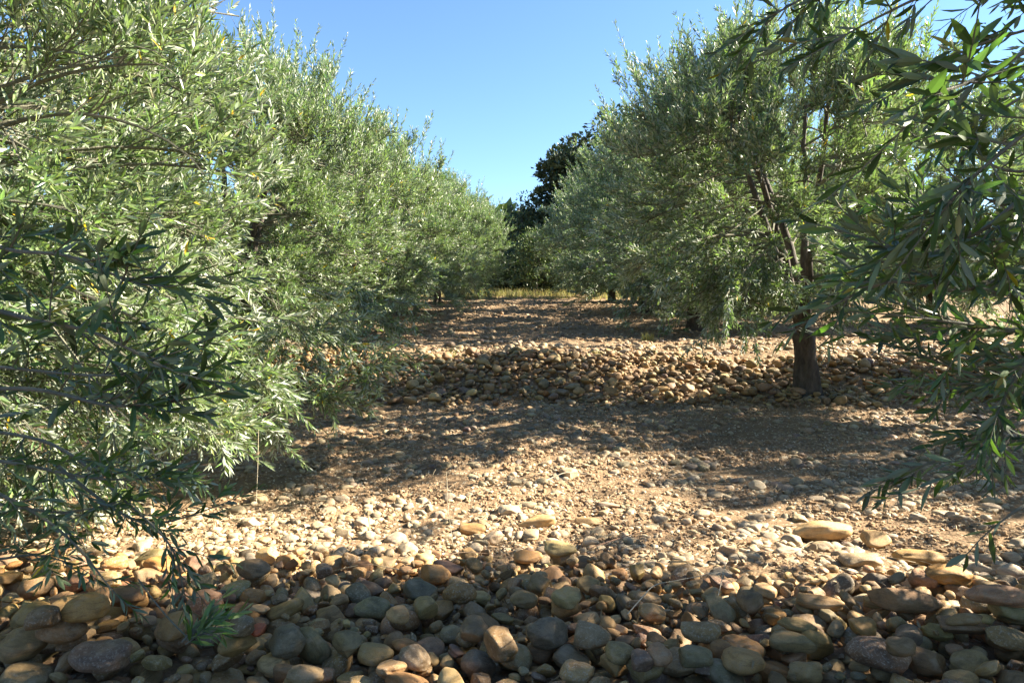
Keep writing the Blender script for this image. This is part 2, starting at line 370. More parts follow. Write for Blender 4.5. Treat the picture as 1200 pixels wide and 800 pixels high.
# cobbles one can single out: (u, v, width px, height px, image angle deg, colour, crust, label)
HERO = [
 (25,757,54,42,0,'olive tan',.1,'big smooth olive-brown cobble at the bottom corner under the olive branches'),
 (72,752,58,38,0,'brown',.35,'broad brown speckled cobble beside the big smooth olive-brown one'),
 (120,783,70,42,-12,'purplish brown',.5,'large dark purplish cobble with pale veins along the bottom edge'),
 (102,716,54,40,-15,'ochre',.0,'large smooth orange-ochre cobble below the dangling olive branch'),
 (152,709,38,30,0,'pinkish',.1,'pink heart-shaped cobble below the dangling olive branch'),
 (50,724,36,32,0,'brown',.7,'flaky brown cobble with a pointed top between the ochre and olive-brown cobbles'),
 (10,692,34,24,0,'ochre',.1,'rounded ochre cobble at the edge of the sunlit strip under the olive branches'),
 (206,735,36,50,70,'ochre',.15,'upright ochre-brown cobble behind the fallen green olive sprig'),
 (278,778,36,50,80,'olive tan',.0,'tall smooth olive-tan cobble next to the small rusty red one'),
 (302,782,18,27,60,'rusty red',.0,'small rusty red cobble, the only red one'),
 (338,757,42,46,0,'slate grey',.25,'round dark grey cobble just behind the rusty red one'),
 (360,789,46,28,0,'grey',.3,'grey cobble on the bottom edge in front of the round dark grey one'),
 (305,722,26,14,0,'cream',.2,'small white oval cobble behind the fallen olive sprig'),
 (283,733,28,28,50,'grey',.6,'pale grey cobble touching the tip of the fallen olive sprig'),
 (297,673,42,26,-25,'brown',.2,'curved brown cobble rising at the edge of the sunlit strip'),
 (408,757,38,34,35,'olive tan',.0,'slanting olive-tan cobble between the dark grey and the blue-grey cobbles'),
 (440,768,44,30,0,'olive tan',.2,'low olive-brown cobble touching the pale blue-grey one'),
 (487,779,38,38,50,'grey',.55,'pale blue-grey oval cobble near the bottom edge'),
 (466,725,24,30,-60,'sandy',.1,'egg-shaped tan cobble standing on end behind the pale blue-grey one'),
 (497,728,32,32,20,'olive tan',.1,'round brownish cobble beside the egg-shaped tan one'),
 (538,718,42,32,-10,'ochre',.75,'brown cobble with a frosted pale cap on its upper side'),
 (555,749,30,44,75,'brown',.1,'tall brown cobble standing below the frosted-cap cobble'),
 (588,758,44,44,0,'brown',.35,'round grey-brown cobble with fine scratches at the bottom middle'),
 (530,750,28,32,60,'grey',.4,'grey upright cobble tucked against the tall brown one'),
 (612,704,36,26,-10,'olive tan',.0,'smooth olive cobble above the triangular slate cobble'),
 (643,746,46,42,-40,'slate grey',.2,'triangular slate-blue cobble with a chipped lower edge'),
 (690,756,50,36,-48,'grey',.5,'slanting grey-brown cobble catching a fleck of sun beside the slate-blue one'),
 (665,704,40,28,-25,'sandy',.1,'angular yellowish cobble facing up above the slanting grey-brown one'),
 (733,756,34,20,15,'brown',.2,'wedge-shaped brown cobble beneath the bent dry straw'),
 (770,770,36,30,-50,'pinkish',.2,'pink-brown oval cobble leaning near the bottom edge'),
 (750,792,30,28,0,'purplish brown',.4,'purple-pink mottled cobble on the bottom edge'),
 (726,784,34,32,0,'olive tan',.3,'squarish tan cobble beside the purple-pink mottled one'),
 (820,744,48,28,-20,'sandy',.6,'grey and cream two-tone cobble pointing down-slope'),
 (816,769,42,28,0,'greenish grey',.2,'rounded bluish-tan cobble directly below the two-tone one'),
 (872,780,52,42,-15,'sandy',.15,'large pale tan cobble with a ridge near the bottom edge'),
 (878,728,30,32,0,'brown',.1,'round flat brown cobble standing upright above the large pale tan one'),
 (936,734,48,17,-24,'olive tan',.0,'slim olive cobble, middle one of the three long parallel ones'),
 (925,752,60,27,-22,'olive tan',.05,'long yellowish cobble, lowest of the three long parallel ones'),
 (960,714,54,22,-22,'ochre',.0,'thick olive-ochre cobble, highest of the three long parallel ones'),
 (1025,785,78,50,-10,'purplish brown',.95,'biggest cobble, rounded and purplish brown with white crust on top'),
 (1060,703,84,32,-15,'brown',.0,'very long smooth brown cobble below the rough grey sunlit one'),
 (1110,682,52,30,-15,'ochre',.0,'orange-brown cobble with sun flecks behind the very long smooth one'),
 (1126,754,72,28,-15,'brown',.15,'long dark brown torpedo-shaped cobble behind the knobbly crooked one'),
 (1180,731,46,34,0,'greenish grey',.3,'squarish green-grey cobble near the end of the torpedo-shaped one'),
 (1182,763,52,32,-10,'olive tan',.6,'rough shiny olive cobble below the squarish green-grey one'),
 (1168,706,84,20,-10,'pinkish',.3,'long flat pinkish-brown slab-like cobble above the green-grey one'),
 (1086,776,56,34,-55,'brown',.1,'knobbly crooked brown cobble leaning down to the bottom edge'),
 (1055,761,36,28,0,'brown',.05,'dull round brown cobble behind the biggest white-crusted one'),
 (1131,731,44,17,-12,'olive tan',.1,'slender tan cobble lying just behind the torpedo-shaped one'),
 (1010,735,32,28,0,'ochre',.2,'reddish-brown domed cobble near the three long parallel ones'),
 (960,625,78,22,-5,'cream',.0,'long pale cream cobble lying in full sun on the soil'),
 (1025,636,36,24,-10,'sandy',.0,'smooth tan oval cobble touching the end of the long cream one'),
 (1010,659,48,26,0,'grey',.9,'rough pale grey cobble in the sun below the smooth tan oval'),
 (1078,655,62,20,-8,'ochre',.15,'flat orange-tan cobble in the sun beside the rough pale grey one'),
 (963,642,34,17,0,'grey',.5,'dusty grey cobble tucked under the long cream one'),
 (597,600,28,20,0,'cream',.0,'round bright cream cobble alone on the sunlit crumbly soil'),
 (630,613,50,14,-5,'cream',.1,'low flat cream cobble in the sun just below the round bright one'),
 (655,642,42,22,-10,'cream',.1,'domed cream cobble half lit at the edge of the front shade'),
 (553,621,32,17,-10,'ochre',.2,'angular ochre cobble in the sun beside the thin dry stalk'),
 (689,612,36,13,0,'sandy',.3,'flat sandy cobble beside the low flat cream one'),
 (712,593,30,12,-10,'pinkish',.2,'flat reddish cobble by itself on the sunlit soil'),
 (618,654,38,20,-10,'ochre',.3,'blocky yellow-brown cobble beside the domed cream one'),
 (667,556,28,18,-30,'sandy',.6,'pale dusty cobble poking from the soil at the back of the sunlit strip'),
 (350,576,20,12,0,'cream',.2,'small cream cobble at the shaded edge near the thin white stalk'),
 (167,601,26,18,0,'cream',.0,'rounded cream cobble in the sun right behind the dangling olive branch'),
]
HERO_D = {}
def fill_stones():
    front = Heap(-3.3, 3.9, 1.15, 3.75)
    fade = lambda x, y: float(1-sstep(2.15, 2.95, y + .25*noise2(x*1.1, 0*x, 21)))
    for k in range(2300): front.drop(float(np.clip(rng.lognormal(-3.2, .34), .016, .062)), 'front', tries=4, dens=fade, cap=.085)
    for (u, v, wpx, hpx, ang, cname, crust, label) in HERO:
        P, t = at_ground(u, v + hpx*.15)
        P = np.array(P); m = wpx*t/F; hm = hpx*t/F
        big = max(m, hm)*.47; small = min(m, hm)*.47
        dims = (big*1.06, max(small*1.25, big*.5), max(small*.82, big*.33))
        yaw = math.radians(ang)
        if hpx > wpx*1.05: yaw = math.radians(ang)
        cls = [c[0] for c in CLASSES].index(cname)
        H = front
        # sink towards where the ray meets the heap surface
        if H.x0 < P[0] < H.x1 and H.y0 < P[1] < H.y1-.15:
            d = np.array(ray(u, v)); ts = np.arange(.9, 6, .01); Q = np.array((0, 0, CAM_Z)) + ts[:, None]*d
            ii = ((Q[:, 1]-H.y0)/H.res).astype(int); jj = ((Q[:, 0]-H.x0)/H.res).astype(int)
            okm = (ii >= 0) & (jj >= 0) & (ii < H.H.shape[0]) & (jj < H.H.shape[1])
            hh = np.where(okm, H.H[np.clip(ii, 0, H.H.shape[0]-1), np.clip(jj, 0, H.H.shape[1]-1)], -1)
            k = np.argmax(Q[:, 2] < hh + dims[2]*.6)
            M_ = ts[k]/t; dims = tuple(q_*M_ for q_ in dims)
            if H.drop(0, 'front', xy=(Q[k, 0], Q[k, 1]), tilt=.12, dims=dims, yaw=yaw, cls=cls, label=label, crust=crust, q=.8, sink=.006):
                continue
        M = rotm(yaw, 0, .05)@np.diag(dims)
        ST.put(np.array((P[0], P[1], ground_z(P[0], P[1]) + dims[2]*.45)), M, cls, dims, 'soil', label, crust)
    for k in range(3200): front.drop(float(rng.uniform(.010, .030)), 'front', tries=9, dens=fade, cap=.075, tilt=.5)
    global FRONT
    FRONT = front
    bank = Heap(-3.4, 7.6, 6.95, 8.95, .014)
    def bd(x, y):
        yy = y + .18*noise2(x*.9, 0*x, 22)
        return float(sstep(6.95, 7.6, yy)*(1-sstep(8.4, 8.8, yy))*(.35+.65*sstep(-.5, .1, noise2(x*1.1, y*1.6, 23))))
    for k in range(2100):
        bank.drop(float(np.clip(rng.lognormal(-3.05, .38), .018, .09)), 'bank', tries=4, dens=bd, cap=.09)
    for k in range(2200): bank.drop(float(rng.uniform(.014, .036)), 'bank', tries=7, dens=bd, cap=.07)
    # stones lying on or half sunk into the soil
    def scatter(n, x0, x1, y0, y1, lo, hi, pw, thr, zone='soil'):
        x = rng.uniform(x0, x1, n); y = y0 + (y1-y0)*rng.uniform(0, 1, n)**pw
        keep = noise2(x*1.7, y*2.3, 31) + .5*noise2(x*5, y*5, 32) > thr
        x, y = x[keep], y[keep]; z = ground_z(x, y)
        for i in range(len(x)):
            a = lo*(hi/lo)**(rng.uniform()**1.9); dims = (a, a*rng.uniform(.65, .95), a*rng.uniform(.4, .7))
            M = rotm(rng.uniform(0, 6.28), rng.uniform(0, 6.28), rng.normal(0, .2))@np.diag(dims)
            ST.put(np.array((x[i], y[i], z[i] + dims[2]*rng.uniform(-.1, .6))), M, rng.choice(len(CLASSES), p=CW), dims, zone)
    scatter(9500, -3.2, 4.2, 2.5, 4.9, .008, .034, 1.7, -.3)
    scatter(8500, -3.4, 5.6, 4.7, 7.6, .010, .055, 1., -.45, 'shaded_lane')
    scatter(2300, -2.8, 3.4, 2.3, 4.6, .018, .06, 2.3, -.4)
    scatter(9000, -6, 9, 8.9, 24, .018, .085, 1.6, -.4, 'shaded_lane')
    scatter(1500, -7, -3.2, 1, 9, .012, .05, 1, -.2)
    scatter(1500, 3.9, 9, 1, 9, .012, .05, 1, -.2)
fill_stones()
def emit_stones():
    C = np.array(ST.c); n = len(C); M = np.array(ST.M); D = np.array(ST.dim); COLR = np.array(ST.col); CR = np.array(ST.crust); TP = np.array(ST.tpl)
    # approximate id buffer: which stones show largest
    W_, H_ = 1200, 800; ib = -np.ones((H_, W_), int)
    u, v, d = project(C)
    R3 = _R
    order = np.argsort(-d)
    infr = (d > .5) & (u > -60) & (u < 1260) & (v > 250) & (v < 860) & (d < 14)
    for k in order:
        if not infr[k]: continue
        A = R3@M[k]; S = (A@A.T)[:2, :2]*(F/d[k])**2; S[0, 1] *= -1; S[1, 0] *= -1
        Q = np.linalg.inv(S + np.eye(2)*.05); ex, ey = math.sqrt(S[0, 0]), math.sqrt(S[1, 1])
        x0, x1 = max(0, int(u[k]-ex)), min(W_, int(u[k]+ex)+2); y0, y1 = max(0, int(v[k]-ey)), min(H_, int(v[k]+ey)+2)
        if x0 >= x1 or y0 >= y1: continue
        dx, dy = np.meshgrid(np.arange(x0, x1)-u[k], np.arange(y0, y1)-v[k])
        m = Q[0, 0]*dx*dx + 2*Q[0, 1]*dx*dy + Q[1, 1]*dy*dy < 1
        sub = ib[y0:y1, x0:x1]; sub[m] = k
    cnt = np.bincount(ib[ib >= 0].ravel(), minlength=n)
    hero = np.array([l is not None for l in ST.label])
    score = cnt + hero*1e6*(cnt > 15)
    pick = np.argsort(-score)[:300]; pick = pick[cnt[pick] > 0]
    is_pick = np.zeros(n, bool); is_pick[pick] = True
    def shape(idx, level, relative):
        T = TPL[level][TP[idx]]                                 # (m, nv, 3)
        P = np.einsum('mij,mvj->mvi', M[idx], T)
        if not relative: P = P + C[idx][:, None]
        sp = T*D[idx][:, None]*22 + (idx[:, None]*np.array([[3.7, 1.9, 5.3]]))[:, None] % 97
        nv = T.shape[1]
        col = np.concatenate([COLR[idx], CR[idx][:, None]], 1)[:, None].repeat(nv, 1)
        return P, sp, col
    # the rest, in one object
    rest = np.where(~is_pick)[0]; Vs, Fs, Cs, Ss = [], [], [], []; base = 0
    app = D.max(1)[rest]*F/np.maximum(np.linalg.norm(C[rest]-np.array((0, 0, CAM_Z)), axis=1), .5)
    for level, sel in ((3, app > 22), (2, (app <= 22) & (app > 6)), (1, app <= 6)):
        idx = rest[sel]
        if len(idx) == 0: continue
        P, sp, col = shape(idx, level, False); nv = P.shape[1]
        f = ICO[level][1][None] + (np.arange(len(idx))*nv)[:, None, None] + base
        Vs.append(P.reshape(-1, 3)); Ss.append(sp.reshape(-1, 3)); Cs.append(col.reshape(-1, 4)); Fs.append(f.reshape(-1, 3)); base += len(idx)*nv
    o = build_mesh('small_stones', np.concatenate(Vs), Fs, [STONE], np.concatenate(Cs), np.concatenate(Ss), smooth=True)
    tag(o, 'countless smaller river stones strewn over the soil and banks', kind='stuff')
    # single cobbles
    used = set(); heroes = [k for k in pick if ST.label[k]]
    def ref(l):
        l = l.split(' in the sun')[0].split(' with ')[0].split(' below')[0].split(' beside')[0].split(' behind')[0].split(' lying')[0].split(' at ')[0].split(',')[0].split(' standing')[0].split(' between')[0].split(' touching')[0].split(' near')[0].split(' next')[0].split(' catching')[0].split(' leaning')[0].split(' tucked')[0].split(' facing')[0].split(' above')[0].split(' beneath')[0].split(' half')[0].split(' alone')[0].split(' along')[0].split(' on ')[0].split(' just')[0].split(' directly')[0].split(' by ')[0].split(' poking')[0].split(' rising')[0].split(' under')[0].split(' pointing')[0]
        return l
    for k in heroes: used.add(ST.label[k].lower())
    sub_u = np.array([u[k] for k in heroes]); sub_v = np.array([v[k] for k in heroes])
    nshow = 0
    for rank, k in enumerate(pick):
        lab = ST.label[k]
        if lab is None:
            a, b, c = D[k]; asp = a/b
            shp = 'long' if asp > 1.5 else ('oval' if asp > 1.22 else 'rounded')
            if c < .48*a: shp = 'flat ' + shp
            px = a*2*F/d[k]; siz = 'large' if px > 44 else ('medium' if px > 30 else 'small')
            tex = ' crusted' if CR[k] > .45 else ('' if CR[k] > .12 else ' clean')
            cn = CLASSES[ST.cls[k]][0]
            if ST.zone[k] == 'front' or d[k] < 5:
                dist = np.hypot(sub_u-u[k], (sub_v-v[k])*1.3); o2 = np.argsort(dist)
                cands = []
                for j in o2[:7]:
                    h = heroes[j]; dy = v[k]-v[h]; r = ref(ST.label[h])
                    rel = 'in front of' if dy > 12 else ('behind' if dy < -12 else 'beside')
                    cands.append(f'{siz} {cn} {shp}{tex} cobble {rel} the {r}')
            else:
                zone = 'on the stone bank' if ST.zone[k] == 'bank' else 'on the shaded soil'
                trunk_u = 943
                where = ('beside the single olive trunk' if abs(u[k]-trunk_u) < 60 else
                         'between the trunk and the hanging leaves' if u[k] > trunk_u else
                         'short of the trunk' if u[k] > 780 else 'in the middle of the alley' if u[k] > 560 else 'below the bushy row of crowns')
                level = 'along its top' if v[k] < 432 else ('halfway up' if v[k] < 455 else 'at its foot')
                cands = [f'{siz} {cn} {shp}{tex} cobble {zone} {where} {level}']
                cands += [f'{q} {siz} {cn} {shp}{tex} cobble {zone} {where} {level}' for q in ('palest', 'darkest', 'smoothest', 'roundest', 'lowest', 'highest')]
            lab = None
            for cnd in cands:
                words = cnd.split()
                if len(words) > 16: cnd = ' '.join(w_ for w_ in words if w_ not in ('clean', 'medium'))
                if cnd.lower() not in used and len(cnd.split()) <= 16: lab = cnd; break
            if lab is None: lab = ' '.join(cands[0].split()[:16])
            used.add(lab.lower())
        lv = 3 if D[k].max()*2*F/d[k] > 13 else 2
        P, sp, col = shape(np.array([k]), lv, True)
        o = build_mesh('cobblestone', P[0], [ICO[lv][1]], [STONE], col[0], sp[0], smooth=True)
        o.location = tuple(C[k]); tag(o, lab, 'cobble', 'river cobbles of the stony banks')
    # crumbs of soil and tiny gravel
    nC = 40000
    x = rng.uniform(-3.3, 4.2, nC); y = 2.5 + 2.9*rng.uniform(0, 1, nC)**1.15
    x2 = rng.uniform(-3.5, 6, 30000); y2 = rng.uniform(4.8, 7.7, 30000)
    x3 = rng.uniform(-5, 8, 26000); y3 = rng.uniform(8.8, 22, 26000)
    x = np.concatenate([x, x2, x3]); y = np.concatenate([y, y2, y3])
    kp = noise2(x*2.2, y*2.2, 41) + .5*noise2(x*7, y*7, 42) > -.15
    x, y = x[kp], y[kp]; n = len(x)
    a = np.where(y < 8.8, .004*(4.6**(rng.uniform(0, 1, n)**1.6)), .012*(3.2**(rng.uniform(0, 1, n)**1.6)))
    z = ground_z(x, y) + ground_fine(x, y) + a*rng.uniform(-.3, .35, n)
    V, Fc = ICO[1]; T = TPL[1][rng.integers(NT, size=n)]
    T = T*(1+.5*noise3(T*2.2+np.arange(n)[:, None, None]*1.7, 9))[..., None]
    ang = rng.uniform(0, 6.28, n); ca, sa = np.cos(ang), np.sin(ang)
    sx = a*rng.uniform(.8, 1.4, n); T = T*np.stack([sx, a, a*.75], 1)[:, None]
    P = np.stack([T[..., 0]*ca[:, None]-T[..., 1]*sa[:, None], T[..., 0]*sa[:, None]+T[..., 1]*ca[:, None], T[..., 2]], -1) + np.stack([x, y, z], 1)[:, None]
    f = Fc[None] + (np.arange(n)*len(V))[:, None, None]
    o = build_mesh('soil_clods', P.reshape(-1, 3), [f.reshape(-1, 3)], [CRUMB]); tag(o, 'dry crumbs and clods of brown soil', kind='stuff')
emit_stones()

# ------------------------------------------------------------------ foliage tools
class Parts:
    """collects verts / faces / tints for one mesh"""
    def __init__(s): s.V = []; s.F = {}; s.C = []; s.n = 0
    def add(s, V, Fc, C, slot=0):
        C = np.asarray(C, float)
        if C.shape[1] == 3: C = np.concatenate([C, np.ones((len(C), 1))], 1)
        s.V.append(V); s.C.append(C)
        s.F.setdefault((slot, Fc.shape[1]), []).append(Fc + s.n); s.n += len(V)
    def build(s, name, mats, parent=None, smooth=False):
        keys = list(s.F); fl = [np.concatenate(s.F[k]) for k in keys]
        return build_mesh(name, np.concatenate(s.V), fl, mats, np.concatenate(s.C), mat_idx=[k[0] for k in keys], smooth=smooth, parent=parent)
def leaf_geo(P, D, U, Ln, Wd, col, lod, parts, slot=0, curl=None):
    """P base, D direction, U upper side, all (n,3)"""
    n = len(P); S = nrm(np.cross(D, U)); U = np.cross(S, D)
    L_ = Ln[:, None]; W_ = Wd[:, None]
    cu = (rng.normal(0, .10, n) if curl is None else curl)[:, None]
    if lod == 0:
        def q(t, s, h): return P + D*L_*t + S*W_*s + U*(L_*cu*4*t*t*.5 + W_*h)
        V = np.stack([q(0, 0, 0), q(.22, -.36, .10), q(.22, 0, 0), q(.22, .36, .10), q(.58, -.5, .13), q(.58, 0, 0), q(.58, .5, .13),
                      q(.86, -.25, .06), q(.86, 0, 0), q(.86, .25, .06), q(1, 0, 0)], 1)
        quads = np.array([(1, 2, 5, 4), (2, 3, 6, 5), (4, 5, 8, 7), (5, 6, 9, 8)]); tris = np.array([(0, 2, 1), (0, 3, 2), (7, 8, 10), (8, 9, 10)])
        nv = 11; o = (np.arange(n)*nv)[:, None, None]; C = np.repeat(col, nv, 0); base = parts.n
        parts.add(V.reshape(-1, 3), (quads[None]+o).reshape(-1, 4), C, slot)
        parts.F.setdefault((slot, 3), []).append((tris[None]+o).reshape(-1, 3) + base)
    elif lod == 1:
        def q(t, s, h): return P + D*L_*t + S*W_*s + U*(L_*cu*2*t*t + W_*h)
        V = np.stack([q(0, 0, 0), q(.45, -.5, .12), q(.45, 0, 0), q(.45, .5, .12), q(1, 0, 0)], 1)
        tris = np.array([(0, 2, 1), (0, 3, 2), (1, 2, 4), (2, 3, 4)]); o = (np.arange(n)*5)[:, None, None]
        parts.add(V.reshape(-1, 3), (tris[None]+o).reshape(-1, 3), np.repeat(col, 5, 0), slot)
    else:
        def q(t, s): return P + D*L_*t + S*W_*s + U*(L_*cu*2*t*t)
        V = np.stack([q(0, 0), q(.5, -.5), q(1, 0), q(.5, .5)], 1)
        o = (np.arange(n)*4)[:, None, None]; fq = np.array([(0, 3, 2, 1)])
        parts.add(V.reshape(-1, 3), (fq[None]+o).reshape(-1, 4), np.repeat(col, 4, 0), slot)
def tubes(P, R, sides, parts, col, slot=0):
    """P (n,k,3) polylines, R (n,k) radii"""
    n, k, _ = P.shape
    T = np.gradient(P, axis=1); T = nrm(T)
    ref = np.where(np.abs(T[..., 2:3]) > .9, np.array([1., 0, 0]), np.array([0, 0, 1.]))
    A = nrm(np.cross(T, ref)); B = np.cross(T, A)
    th = np.arange(sides)*2*math.pi/sides
    V = P[:, :, None] + R[:, :, None, None]*(A[:, :, None]*np.cos(th)[None, None, :, None] + B[:, :, None]*np.sin(th)[None, None, :, None])
    idx = np.arange(n*k*sides).reshape(n, k, sides); nx = np.roll(idx, -1, 2)
    q = np.stack([idx[:, :-1], nx[:, :-1], nx[:, 1:], idx[:, 1:]], -1).reshape(-1, 4)
    parts.add(V.reshape(-1, 3), q, np.tile(np.array([col]), (n*k*sides, 1)), slot)
def bez(p0, p1, p2, t): t = t[:, None]; return (1-t)**2*p0 + 2*t*(1-t)*p1 + t*t*p2
def olive_tints(n, yellow=.006):
    base = np.array([.125, .168, .08])
    h = rng.normal(0, 1, n)[:, None]; c = base*(1 + .24*rng.normal(0, 1, (n, 1))).clip(.45, 1.8) * (1 + h*np.array([[.10, .0, .05]]))
    young = rng.uniform(0, 1, n) < .16; c[young] = c[young]*np.array([1.5, 1.5, 1.05])
    y = rng.uniform(0, 1, n) < yellow; c[y] = np.array([.62, .40, .03])*rng.uniform(.7, 1.15, (y.sum(), 1))
    return np.clip(c, .01, .8)
def shoots_with_leaves(S, Dr, Ln, parts, lod, leaf_len=.052, node=.021, yellow=.006, twig_r=.0016, keep=None, width=.2, bend=None, shade=1.0, felt=1.0):
    n = len(S); bend = rng.normal(0, .10, (n, 3)) if bend is None else bend
    E = Dr*Ln[:, None]
    if lod < 2 or True:
        t = np.linspace(0, 1, 4)[None, :, None]
        P = S[:, None] + E[:, None]*t + (bend*Ln[:, None])[:, None]*t*t
        r = twig_r*np.linspace(1.25, .5, 4)[None].repeat(n, 0)
        tubes(P, r, 3, parts, (.2, .2, .12), 1)
    K = np.maximum((Ln/node).astype(int), 3); tot = K.sum()
    sid = np.repeat(np.arange(n), K); k = np.arange(tot) - np.repeat(np.cumsum(K)-K, K)
    t = (k+.7)/np.repeat(K, K)
    p = S[sid] + E[sid]*t[:, None] + bend[sid]*Ln[sid][:, None]*(t*t)[:, None]
    T = nrm(E[sid] + 2*bend[sid]*Ln[sid][:, None]*t[:, None])
    ph0 = rng.uniform(0, 6.28, n)[sid] + (k % 2)*math.pi/2 + rng.normal(0, .35, tot)
    ref = np.where(np.abs(T[:, 2:3]) > .9, np.array([[1., 0, 0]]), np.array([[0, 0, 1.]]))
    A = nrm(np.cross(T, ref)); B = np.cross(T, A)
    side = A*np.cos(ph0)[:, None] + B*np.sin(ph0)[:, None]
    for sgn in (1, -1):
        op = np.radians(rng.normal(42, 12, tot))*(1-.35*t)
        D = nrm(T*np.cos(op)[:, None] + side*sgn*np.sin(op)[:, None] + np.array([[0, 0, -.10]]) + rng.normal(0, .10, (tot, 3)))
        U = nrm(T - D*np.sum(T*D, 1)[:, None] + rng.normal(0, .5, (tot, 3)))
        L_ = leaf_len*(.72+.5*np.sin(np.clip(t, 0, 1)*2.6+.25))*rng.uniform(.75, 1.18, tot)
        m = rng.uniform(0, 1, tot) > .07
        if keep is not None: m &= keep(p)
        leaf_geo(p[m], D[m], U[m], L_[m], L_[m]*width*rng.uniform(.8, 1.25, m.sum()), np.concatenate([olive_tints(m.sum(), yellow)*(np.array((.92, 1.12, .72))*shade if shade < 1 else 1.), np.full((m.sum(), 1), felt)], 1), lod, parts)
    leaf_geo(S+E+bend*Ln[:, None], nrm(E+2*bend*Ln[:, None]), nrm(rng.normal(0, 1, (n, 3))), np.full(n, leaf_len*.75), np.full(n, leaf_len*.14), np.concatenate([olive_tints(n, 0)*shade, np.full((n, 1), felt)], 1), lod, parts)

def trunk_mesh(base, top, r0, name, parent, m, lean=None, flare=1.95):
    pr = Parts(); k = 16; t = np.linspace(0, 1, k)
    base = np.array(base, float) - np.array((0, 0, .12)); top = np.array(top, float)
    mid = (base+top)/2 + rng.normal(0, .04, 3)
    P = bez(base, mid, top, t)
    R = r0*(1 - .22*t) * (1 + (flare-1)*np.exp(-t*7)) * (1 + .22*np.exp(-((t-1)/.13)**2))
    th = np.linspace(0, 2*math.pi, 25)[:-1]
    V = []
    for i in range(k):
        rr = R[i]*(1 + .17*np.sin(3*th+3.2*t[i]+base[0]) + .08*np.sin(5*th-3*t[i]) + .05*noise2(th*2.5, th*0+t[i]*6, 50) + .16*np.exp(-t[i]*8)*np.sin(4*th+1))
        V.append(P[i] + np.stack([rr*np.cos(th), rr*np.sin(th), 0*th], 1))
    V = np.concatenate(V + [[top + np.array((0, 0, R[-1]*.5))]]); n = 24
    q = [(i*n+j, i*n+(j+1) % n, (i+1)*n+(j+1) % n, (i+1)*n+j) for i in range(k-1) for j in range(n)]
    cap = [((k-1)*n+j, (k-1)*n+(j+1) % n, len(V)-1) for j in range(n)]
    loc = np.array(parent.location)
    return build_mesh(name, V-loc, [np.array(q), np.array(cap)], [m], smooth=True, parent=parent)

